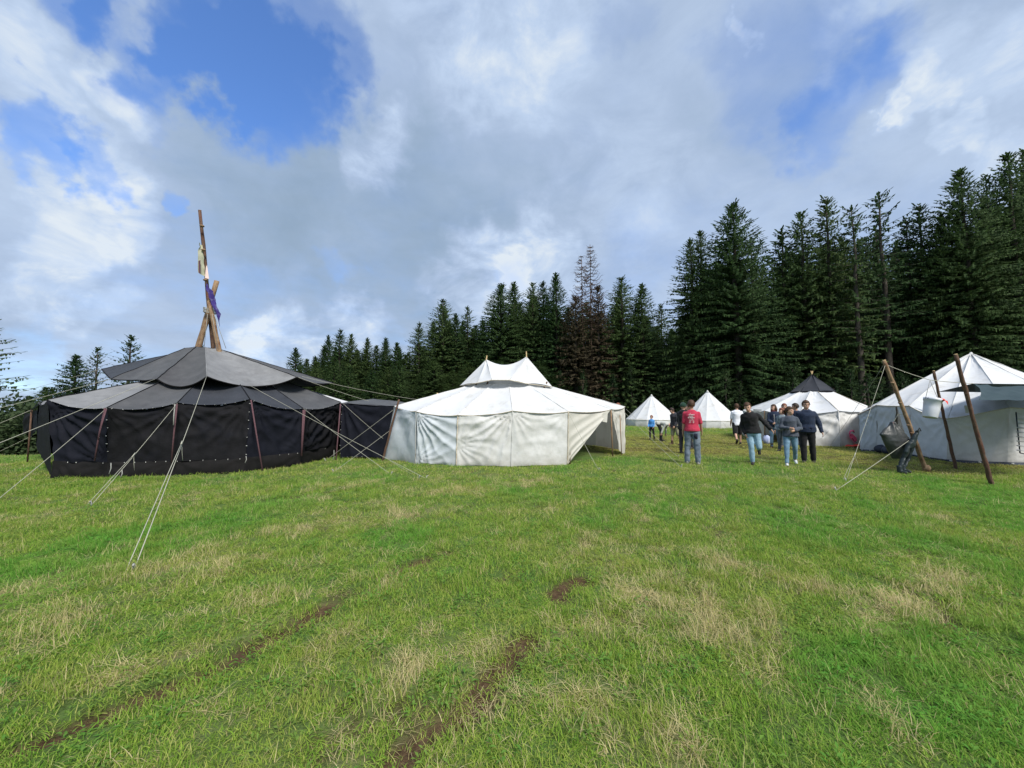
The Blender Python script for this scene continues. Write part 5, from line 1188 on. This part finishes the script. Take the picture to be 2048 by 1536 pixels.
def person(loc, head, H, label, P, top, bottom, hair, shoes, skin=SKIN, grp='campers on the meadow', extra=None, zoff=None):
    """P: pose. angles in degrees. front is local -Y, the person's right hand is at local -X."""
    R = math.radians; s = H / 1.75; e = thing('person', (loc[0], loc[1], 0), label, 'person', grp, rz=R(head))
    pel = Vector((0, 0, .95))
    Ru = Euler((R(P.get('lean', 0)), R(P.get('roll', 0)), R(P.get('twist', 0)))).to_matrix()     # +lean bends forward (-Y)
    def up(p): return pel + Ru @ (Vector(p) - pel)
    X_, Y_ = Ru @ Vector((1, 0, 0)), Ru @ Vector((0, 1, 0))
    I, J = Vector((1, 0, 0)), Vector((0, 1, 0)); wd = P.get('width', 1.0); fem = P.get('fem', 0)
    def trunk(off, z0=.83, z1=1.47):
        prof = [(.80, .13, .10), (.88, .168 + .012 * fem, .118), (.95, .165 + .01 * fem, .118), (1.08, .142 - .012 * fem, .100), (1.20, .155 - .01 * fem, .112), (1.32, .172 - .014 * fem, .118), (1.39, .166 - .012 * fem, .10), (1.43, .13 - .008 * fem, .082), (1.455, .092, .072), (1.48, .062, .062)]
        out = []
        for z, rx, ry in prof:
            if z < z0 - .001 or z > z1 + .02: continue
            k = 0 if z < .9 else min(1, (z - .9) / .12); c = lerp(Vector((0, 0, z)), up((0, .0, z)), k)
            XX = lerp(I, X_, k).normalized(); YY = lerp(J, Y_, k).normalized(); out.append((c, (rx + off) * wd, (ry + off) * wd, XX, YY))
        return sweep(out, 18)
    def dirv(pitch, abd, sgn):      # pitch forwards, abduction outwards
        p, a = R(pitch), R(abd); return Vector((sgn * math.sin(a), -math.sin(p) * math.cos(a), -math.cos(p) * math.cos(a)))
    arms, legs = [], []
    for sgn, k in ((-1, 'R'), (1, 'L')):
        sh = up((sgn * .165 * wd * (1 - .06 * fem), 0, 1.375)); ap_ = P.get('arm' + k, (3, 8, 12, 0))      # pitch, abd, elbow bend, inward
        d1 = Ru @ dirv(ap_[0], ap_[1], sgn); el = sh + d1 * .285; d2 = Ru @ dirv(ap_[0] + ap_[2], ap_[1] - ap_[3], sgn); wr = el + d2 * .255
        arms.append((sh, el, wr, d2, sgn))
        lp = P.get('leg' + k, (0, 4, 2)); hp = Vector((sgn * .088, 0, .90)); d = dirv(lp[0], lp[1], sgn); kn = hp + d * .43; d_ = dirv(lp[0] - lp[2], lp[1] * .6, sgn); an = kn + d_ * .42
        legs.append((hp, kn, an, d_, sgn, lp[3] if len(lp) > 3 else 0))
    def armparts(off, frac):
        out = []; off = off * .72
        for sh, el, wr, d2, sgn in arms:
            if frac <= 1: q = lerp(sh, el, frac); out += capsule(sh, q, .052 + off, .046 + off)
            else: q = lerp(el, wr, frac - 1); out += capsule(sh, el, .052 + off, .040 + off) + capsule(el, q, .040 + off, .030 + off * 1.0)
        return out
    def legparts(off, frac, o2=None):
        out = []; o2 = off if o2 is None else o2
        for hp, kn, an, d_, sgn, tp in legs:
            if frac <= 1: out += capsule(hp, lerp(hp, kn, frac), .086 + off, .060 + .02 * (1 - frac) + o2)
            else: out += capsule(hp, kn, .086 + off, .056 + off) + capsule(kn, lerp(kn, an, frac - 1), .054 + off, .038 + o2)
        return out
    nk = up((0, .005, 1.47)); Rh = Ru @ Euler((R(P.get('nod', 0)), R(P.get('tilt', 0)), R(P.get('turn', 0)))).to_matrix(); hc = nk + Rh @ Vector((0, -.018, .155))
    def hd(p): return hc + Rh @ (Vector(p) * 1.10)
    body = [trunk(0)] + armparts(0, 2) + legparts(0, 2) + capsule(nk - (Ru @ Vector((0, 0, .03))), hc - Rh @ Vector((0, -.02, .06)), .054, .052)
    body += [ellipsoid(hd((0, .008, .012)), (.081, .101, .110), 16, 12, Rh), ellipsoid(hd((0, -.030, -.050)), (.057, .064, .064), 14, 10, Rh), ellipsoid(hd((0, -.060, -.088)), (.022, .018, .018), 8, 6, Rh)]
    body += [sweep([(hd((0, -.084, .012)), .007, .008, Rh @ I, Rh @ Vector((0, 0, 1))), (hd((0, -.100, -.018)), .011, .010, Rh @ I, Rh @ Vector((0, 0, 1))), (hd((0, -.092, -.034)), .014, .007, Rh @ I, Rh @ Vector((0, 0, 1)))], 8)]
    for sg in (-1, 1): body += [ellipsoid(hd((sg * .076, .012, -.008)), (.010, .020, .032), 8, 6, Rh), ellipsoid(hd((sg * .030, -.076, .026)), (.022, .012, .008), 8, 6, Rh), ellipsoid(hd((sg * .038, -.062, -.022)), (.022, .020, .018), 8, 6, Rh)]
    for sh, el, wr, d2, sgn in arms:        # hands: palm, four bent fingers, thumb
        f = d2.normalized(); out_ = (Ru @ Vector((sgn, 0, 0))); out_ = (out_ - f * out_.dot(f)).normalized(); side = f.cross(out_).normalized()   # side ~ front/back
        if side.dot(Ru @ Vector((0, -1, 0))) < 0: side = -side
        pc = wr + f * .05; Rm = Matrix((side, out_, f)).transposed(); body.append(ellipsoid(pc, (.041, .018, .056), 12, 8, Rm)); inn_ = -out_
        for q, (o_, L) in enumerate(((.028, .070), (.010, .078), (-.009, .073), (-.026, .058))):
            a = wr + f * .085 + side * o_; b = a + (f * .9 + inn_ * .25).normalized() * L * .5; c = b + (f * .55 + inn_ * .75).normalized() * L * .5
            body.append(tube([a - f * .02, a, b, c], [.0098, .0098, .009, .0075], 7))
        a = wr + f * .03 + side * .03; body.append(tube([a, a + (side * .8 + f * .55).normalized() * .035, a + (side * .45 + f * .8 + inn_ * .3).normalized() * .068], [.013, .011, .009], 7))
    for hp, kn, an, d_, sgn, tp in legs: body += [tube([an, an + Vector((0, -.04, -.03))], [.036, .03], 8)]
    root = bpy.data.objects.new('tmp', None)
    zmin = min((an + d_ * .085).z for hp, kn, an, d_, sgn, tp in legs)
    def add(name, parts, vox, mat, wr=0, dec=None, **kw):
        parts = [((np.asarray(v) - np.array([0, 0, zmin])) * s, f) for v, f in parts]; return remeshed(name, parts, vox, mat, e, wr, hash(label) % 97, dec, **kw)
    def raw(name, parts, mat, par=None): 
        v, f = join(parts); o = obj(name, ((v - np.array([0, 0, zmin])) * s, f), mat, e, local=True)
        if par: o.parent = par
        return o
    add('body', body, .0105, skin, 0, .35, smooth=1)
    # garments
    def garment(name, g):
        mat, kind = g['mat'], g['kind']; off = g.get('off', .016)
        if kind == 'top':
            parts = [trunk(off + .004, g.get('hem', .83))] + armparts(off, g.get('sleeve', 1.93))
            if g.get('hood'): 
                for a in np.linspace(0, 6.283, 15)[:-1]: parts.append(ellipsoid(nk + Ru @ Vector((.068 * math.cos(a), .062 * math.sin(a) + .012, .0 + .022 * math.sin(a))), (.036, .036, .032), 8, 6))
                parts.append(ellipsoid(nk + Ru @ Vector((0, .085, -.03)), (.10, .055, .075), 12, 8, Ru))
            else: parts.append(sweep([(up((0, 0, 1.44)), .085, .08, X_, Y_), (up((0, 0, 1.485)), .064, .066, X_, Y_)], 14))
            if g.get('puff'): parts.append(ellipsoid(up((0, 0, 1.15)), (.20, .15, .26), 16, 10, Ru))
            parts.append(sweep([(up((0, 0, g.get('hem', .83) + .06)) if g.get('hem', .83) > .86 else Vector((0, 0, .90)), .178 + off, .13 + off, I, J), (Vector((0, 0, g.get('hem', .83) - .02)), .186 + off, .138 + off, I, J)], 18))
        else:
            fr = g.get('len', 1.97); parts = [trunk(off * .7, .80, 1.02)] + legparts(off, fr, g.get('flare', off))
        return add(name, parts, .014, mat, g.get('wr', .009), .6, label=g.get('label'))
    bt = garment(bottom.get('name', 'trousers'), bottom); tp_ = garment(top.get('name', 'jacket'), top)
    for hp, kn, an, d_, sgn, tpz in legs:
        Rf = Euler((R(tpz), 0, R(sgn * -6 * -1))).to_matrix(); f0 = an + d_ * .03
        sh = [ellipsoid(f0 + Rf @ Vector((0, -.055, -.02)), (.045, .135, .036), 12, 8, Rf), ellipsoid(f0 + Rf @ Vector((0, .02, .005)), (.042, .055, .05), 10, 8, Rf), box(f0 + Rf @ Vector((0, -.055, -.043)), (.082, .25, .018), Rf)]
        if shoes.get('boot'): sh += [tube([f0 + d_ * .0, f0 - d_ * .16], [.052, .056], 10)]
        add('shoe', sh, .012, shoes['mat'], 0, None, smooth=1)
    # face details
    for sg in (-1, 1):
        raw('eye', [ellipsoid(hd((sg * .030, -.080, .010)), (.012, .006, .006), 8, 6, Rh)], EYE); raw('eyebrow', [ellipsoid(hd((sg * .031, -.083, .034)), (.018, .005, .004), 8, 5, Rh)], hair['mat'])
    raw('mouth', [ellipsoid(hd((0, -.086, -.056)), (.021, .006, .006), 10, 6, Rh)], LIP)
    # hair
    k = hair['kind']; hp_ = []
    if k in ('short', 'long', 'tail', 'beanie', 'bun'):
        v, f = ellipsoid((0, 0, 0), (1, 1, 1), 22, 16); v = np.array(v); off = hair.get('off', .012); rr = np.random.default_rng(abs(hash(label)) % 1000)
        vv = v * np.array([.078 + off, .096 + off, .104 + off]) + np.array([0, .012, .02])
        vv += v * (fbm(v[:, 0] * 5, v[:, 1] * 5, v[:, 2] * 5, seed=3)[:, None] - .5) * .02
        keep = []
        for q in f:
            c = v[list(q)].mean(0); 
            front = -c[1]; lim = (.30 if front > .35 else (-.15 if front > -.1 else -.62))
            if k == 'beanie': lim = .18 if front > .2 else -.25
            if c[2] > lim: keep.append(q)
        V2 = [tuple(hd(p)) for p in vv]; hp_.append((np.array(V2), keep))
        if k == 'long':
            for a in np.linspace(-.25, math.pi + .25, 15):
                x, y = .084 * math.cos(a), .07 * math.sin(a) + .015; L = hair.get('len', .3) * rr.uniform(.85, 1.1)
                g = Vector((0, 0, -1)) if hair.get('hang') else (Ru @ Vector((0, 0.12, -1))); st_ = hd((x, y, .02))
                hp_.append(tube([st_, st_ + (Rh @ Vector((x * .15, .012, 0))) + g * L * .4, st_ + g * L * .8, st_ + g * L], [.026, .030, .026, .008], 7))
        if k == 'tail':
            b0 = hd((0, .11, .02)); hp_.append(tube([b0, b0 + Rh @ Vector((0, .05, -.02)), b0 + Vector((0, .05, -.12)), b0 + Vector((0, .04, -.20))], [.022, .034, .03, .008], 9))
        if k == 'bun': hp_.append(ellipsoid(hd((0, .11, .05)), (.04, .04, .04), 10, 8))
        o = raw('beanie' if k == 'beanie' else 'hair', hp_, hair['mat'])
        sol = o.modifiers.new('t', 'SOLIDIFY'); sol.thickness = .006
    if extra: extra(e, hd, up, raw, add, arms, legs, Rh, Ru)
    return e
HB = noise_mat('brown_hair', (.035, .018, .010), (.085, .045, .024), 30, stretch=(6, 6, 1), rough=.6); HD = noise_mat('dark_hair', (.018, .012, .009), (.045, .030, .022), 30, rough=.6)
HR = noise_mat('reddish_hair', (.12, .04, .025), (.22, .08, .045), 30, stretch=(6, 6, 1), rough=.6)
C = dict(
 red=cloth_mat('raspberry_tshirt', (.36, .025, .055), (.46, .04, .08)), worn=cloth_mat('faded_blue_work_trousers', (.075, .10, .13), (.16, .20, .25), c3=(.23, .27, .31), s3=5), navyp=cloth_mat('navy_patch', (.008, .01, .025), (.014, .016, .035)),
 black=cloth_mat('black_hoodie_cloth', (.008, .008, .009), (.016, .016, .018)), char=cloth_mat('charcoal_cloth', (.022, .022, .028), (.042, .042, .050)), navy=cloth_mat('navy_cloth', (.012, .020, .042), (.022, .034, .066)), slate=cloth_mat('slate_hoodie', (.045, .055, .075), (.075, .088, .112)),
 jeans=cloth_mat('light_blue_jeans', (.16, .27, .36), (.28, .42, .52), c3=(.36, .50, .60), s3=5), jeans2=cloth_mat('blue_jeans', (.09, .17, .25), (.17, .28, .38), c3=(.24, .37, .48), s3=5), white=cloth_mat('white_tshirt', (.66, .68, .74), (.76, .78, .82)), khaki=cloth_mat('khaki_shorts', (.22, .21, .14), (.30, .29, .20)),
 pat=cloth_mat('grey_patterned_jacket', (.035, .05, .065), (.28, .34, .38), scale=14), grey=cloth_mat('grey_trousers', (.06, .075, .085), (.10, .12, .135)), maroon=cloth_mat('dark_red_hood', (.09, .012, .014), (.14, .022, .025)), blue=cloth_mat('bright_blue_top', (.05, .20, .48), (.08, .27, .58)),
 cream=cloth_mat('cream_speckled_shirt', (.32, .33, .30), (.50, .50, .46), scale=30), shoe=noise_mat('dark_shoes', (.015, .014, .014), (.035, .032, .03), 20, rough=.6), shoeb=noise_mat('brown_boots', (.05, .03, .02), (.09, .055, .035), 20, rough=.6), shoeg=noise_mat('grey_shoes', (.16, .16, .15), (.3, .3, .28), 20), shoew=noise_mat('pale_shoes', (.35, .40, .42), (.55, .58, .60), 20), beanie=cloth_mat('dark_green_beanie', (.008, .028, .018), (.014, .045, .028)))
def hr(kind, mat=HB, **k): return dict(kind=kind, mat=mat, **k)
T = lambda m, **k: dict(kind='top', mat=C[m], **k)
Bm = lambda m, **k: dict(kind='bottom', mat=C[m], **k)
SH = dict(mat=C['shoe'])
def gp(px, py): g = gnd(px, py); return (g.x, g.y)
# facing: rz such that local -Y (front) points where the person looks; 0 looks at -Y (to the camera side)
def facecam(px): return math.degrees(math.atan2((px - 1024) / F, 1)) * -1      # turn towards the camera from that direction

WP = noise_mat('white_shirt_print', (.6, .6, .6), (.72, .72, .72), 20)
def red_extra(e, hd, up, raw, add, arms, legs, Rh, Ru):
    rr = random.Random(4)
    for z, x0, x1, h in ((1.345, -.085, .06, .028), (1.30, -.05, .06, .018), (1.262, -.085, .08, .028), (1.20, -.07, .06, .008), (1.165, -.075, -.035, .010), (1.165, .01, .05, .010), (1.128, -.075, -.035, .010), (1.128, .01, .06, .008)):
        n = int((x1 - x0) / .007) + 2; pts = []
        for q in range(n):
            x = x0 + (x1 - x0) * q / (n - 1); zz = z + h * math.sin(q * 2.1 + rr.random()) * rr.uniform(.4, 1)
            y = .148 * math.sqrt(max(.1, 1 - (x / .235) ** 2)) - .10 * max(0, zz - 1.36) + .004; pts.append(up((x, y, zz)))
        raw('shirt_print', [tube(pts, .0042, 4)], WP)
    raw('shirt_print', [tube([up((.02, .150, 1.39)), up((.03, .152, 1.365))], .006, 4), tube([up((-.02, .152, 1.25)), up((-.02, .152, 1.215))], .007, 4)], WP)
    hp, kn, an, d_, sgn, _ = legs[0]
    raw('pocket_patch', [sweep([(lerp(hp, kn, .18) + Vector((.03 * 0, .035, 0)), .075, .085, Vector((1, 0, 0)), Vector((0, 1, 0))), (lerp(hp, kn, .52) + Vector((0, .035, 0)), .065, .078, Vector((1, 0, 0)), Vector((0, 1, 0)))], 12)], C['navyp'])
    raw('belt', [sweep([(Vector((0, 0, .905)), .196, .150, Vector((1, 0, 0)), Vector((0, 1, 0))), (Vector((0, 0, .94)), .19, .145, Vector((1, 0, 0)), Vector((0, 1, 0)))], 16)], C['navyp'])
away = 180
person(gp(1386, 928), away + facecam(1386) - 4, 1.80, 'man seen from behind in a raspberry T-shirt with white print and worn work trousers', dict(legR=(0, 4, 3), legL=(4, 5, 8), armR=(6, 12, 22, 10), armL=(2, 9, 8, 2), turn=14), T('red', sleeve=.85, hem=.90, name='t_shirt', off=.022), Bm('worn', flare=.035, off=.026, wr=.016), hr('short', HB), dict(mat=C['shoeg']), SKIN2, extra=red_extra)
person(gp(1369, 907), away + facecam(1369) - 25, 1.76, 'slim person in a dark green beanie and black clothes left of the raspberry shirt', dict(legR=(-2, 3, 2), legL=(4, 4, 5), armR=(14, 5, 30, 14), armL=(10, 6, 30, 14)), T('black', hood=1, off=.03), Bm('char', off=.014), hr('beanie', C['beanie'], off=.02), SH)
person(gp(1351, 890), -50 + facecam(1350), 1.62, 'boy in charcoal jacket and khaki shorts with his hands in his pockets', dict(lean=8, legR=(6, 6, 4), legL=(-10, 5, 4), armR=(-6, 10, 38, 18), armL=(2, 10, 38, 18), nod=18, turn=-8), T('char', off=.026, hood=1), Bm('khaki', len=1.02, off=.03, name='shorts'), hr('short', HD), dict(mat=C['shoeb'], boot=1))
person(gp(1379, 897), -70 + facecam(1380), 1.72, 'person half hidden between the green beanie and the raspberry shirt, looking left', dict(legR=(2, 3, 2), legL=(-2, 3, 4), turn=-10), T('char', off=.03), Bm('char'), hr('short', HD), SH)
# bent-over person with long hair, and the small one in blue behind
person(gp(1318, 882), 75 + facecam(1318), 1.62, 'person bending far forward with long brown hair hanging down', dict(lean=98, legR=(22, 3, 22), legL=(10, 4, 14), armR=(65, 6, 15, 0), armL=(75, 8, 20, 0), nod=25, fem=1), T('cream', sleeve=1.9, hem=.88, name='shirt'), Bm('black'), hr('long', HB, len=.42, hang=1, off=.02), SH)
person(gp(1304, 879), -20 + facecam(1304), 1.22, 'small child in a bright blue top standing behind the bent person', dict(legR=(4, 4, 8), legL=(-4, 4, 6), armR=(10, 8, 30, 10), armL=(10, 8, 30, 10), turn=-25), T('blue', hem=.90, name='shirt'), Bm('black'), hr('short', HR, off=.014), SH)
person((at(1236, 805, 17.2).x, 17.2), -40, 1.80, 'person in dark clothes whose head shows over the end of the two-peaked tent', dict(turn=-30), T('char', off=.03), Bm('black'), hr('short', HR), SH)
person(gp(1476, 889), away + facecam(1476) + 12, 1.80, 'person from behind in white T-shirt and black shorts walking away', dict(legR=(16, 4, 6, 0), legL=(-16, 3, 34, 40), armR=(-4, 6, 12, 2), armL=(10, 8, 20, 5), turn=-10), T('white', sleeve=.9, hem=.84, name='t_shirt', off=.024), Bm('black', len=1.0, off=.035, name='shorts'), hr('short', HB), SH, SKIN)
person(gp(1508, 929), facecam(1500) + 4, 1.76, 'running boy in a black hoodie and light blue jeans', dict(lean=12, roll=-9, legR=(4, -5, 10, 0), legL=(4, 7, 84, 70), armR=(-12, 16, 38, 24), armL=(-8, 32, 34, 6), turn=-8, tilt=-3, nod=2), T('black', off=.026, hem=.88, wr=.016), Bm('jeans', off=.02, flare=.022), hr('short', HB), SH)
def zipper(e, hd, up, raw, add, arms, legs, Rh, Ru):
    raw('zip', [tube([up((0, -.150, 1.36)), up((0, -.156, 1.2)), up((0, -.152, 1.0)), up((0, -.158, .88))], .005, 4)], M['toggle'])
    a = nk = up((0, .005, 1.47)); raw('red_hood', [ellipsoid(nk + Ru @ Vector((.080 * math.cos(t), .075 * math.sin(t) + .015, .02 * math.sin(t) + .02)), (.042, .042, .045), 8, 6) for t in np.linspace(0, 6.0, 14)], C['maroon'])
person(gp(1551, 897), facecam(1551) + 0, 1.72, 'woman in a zipped navy jacket with a dark red hood, hands folded', dict(fem=1, legR=(2, 3, 2), legL=(-2, 5, 3), armR=(12, 8, 52, 42), armL=(12, 8, 52, 42), turn=-38), T('navy', off=.028, hem=.86), Bm('jeans2', off=.012), hr('long', HB, len=.24), dict(mat=C['shoeb'], boot=1), extra=zipper)
person(gp(1567, 903), facecam(1567) - 20, 1.58, 'person in a grey patterned jacket mostly hidden behind the woman in the slate hoodie', dict(fem=1, legR=(2, 4, 3), legL=(12, 4, 14), turn=-30), T('pat', off=.026, hem=.86), Bm('grey', off=.014), hr('long', HR, len=.12), SH)
person(gp(1572, 896), facecam(1570), 1.76, 'person at the back of the group, only the reddish haired head showing', dict(turn=10), T('navy', off=.03), Bm('grey'), hr('short', HR), SH)
person(gp(1596, 901), facecam(1597) - 40, 1.76, 'dark haired person behind the tall one in the navy coat, looking left', dict(turn=-45, nod=6), T('navy', off=.03), Bm('black'), hr('short', HD), SH, SKIN2)
person(gp(1583, 930), facecam(1583) + 6, 1.63, 'woman in a slate grey hoodie and blue jeans striding with a raised fist', dict(fem=1, lean=4, legR=(14, 3, 6, 0), legL=(-14, 4, 22, 28), armR=(16, 16, 78, 62), armL=(0, 24, 72, 66), turn=52), T('slate', off=.026, hem=.87, hood=1, wr=.014), Bm('jeans2', off=.014), hr('tail', HB), dict(mat=C['shoew']))
def glasses(e, hd, up, raw, add, arms, legs, Rh, Ru):
    pr = []
    for sg in (-1, 1): pr.append(tube([hd((sg * .031 + .02 * math.cos(a), -.090, .010 + .015 * math.sin(a))) for a in np.linspace(0, 6.283, 11)], .0025, 4)); pr.append(tube([hd((sg * .05, -.088, .012)), hd((sg * .078, .0, .008))], .0025, 4))
    pr.append(tube([hd((-.012, -.091, .012)), hd((.012, -.091, .012))], .0025, 4)); raw('glasses', pr, M['blackpaint'])
    raw('jacket_pocket', [box(up((-.09, -.165, .98)), (.11, .012, .02), Ru), box(up((.09, -.165, .98)), (.11, .012, .02), Ru)], C['navyp'])
person(gp(1617, 925), facecam(1617) + 4, 1.80, 'tall person with glasses in a navy coat and black trousers, one arm held out', dict(width=1.08, lean=2, legR=(6, 1, 4), legL=(-4, 3, 6, 10), armR=(-20, 12, 30, 20), armL=(-6, 20, 18, 6), turn=14), T('navy', off=.032, hem=.86, hood=1, wr=.014), Bm('black', off=.024, flare=.03), hr('short', HB), dict(mat=C['shoe'], boot=1), extra=glasses)
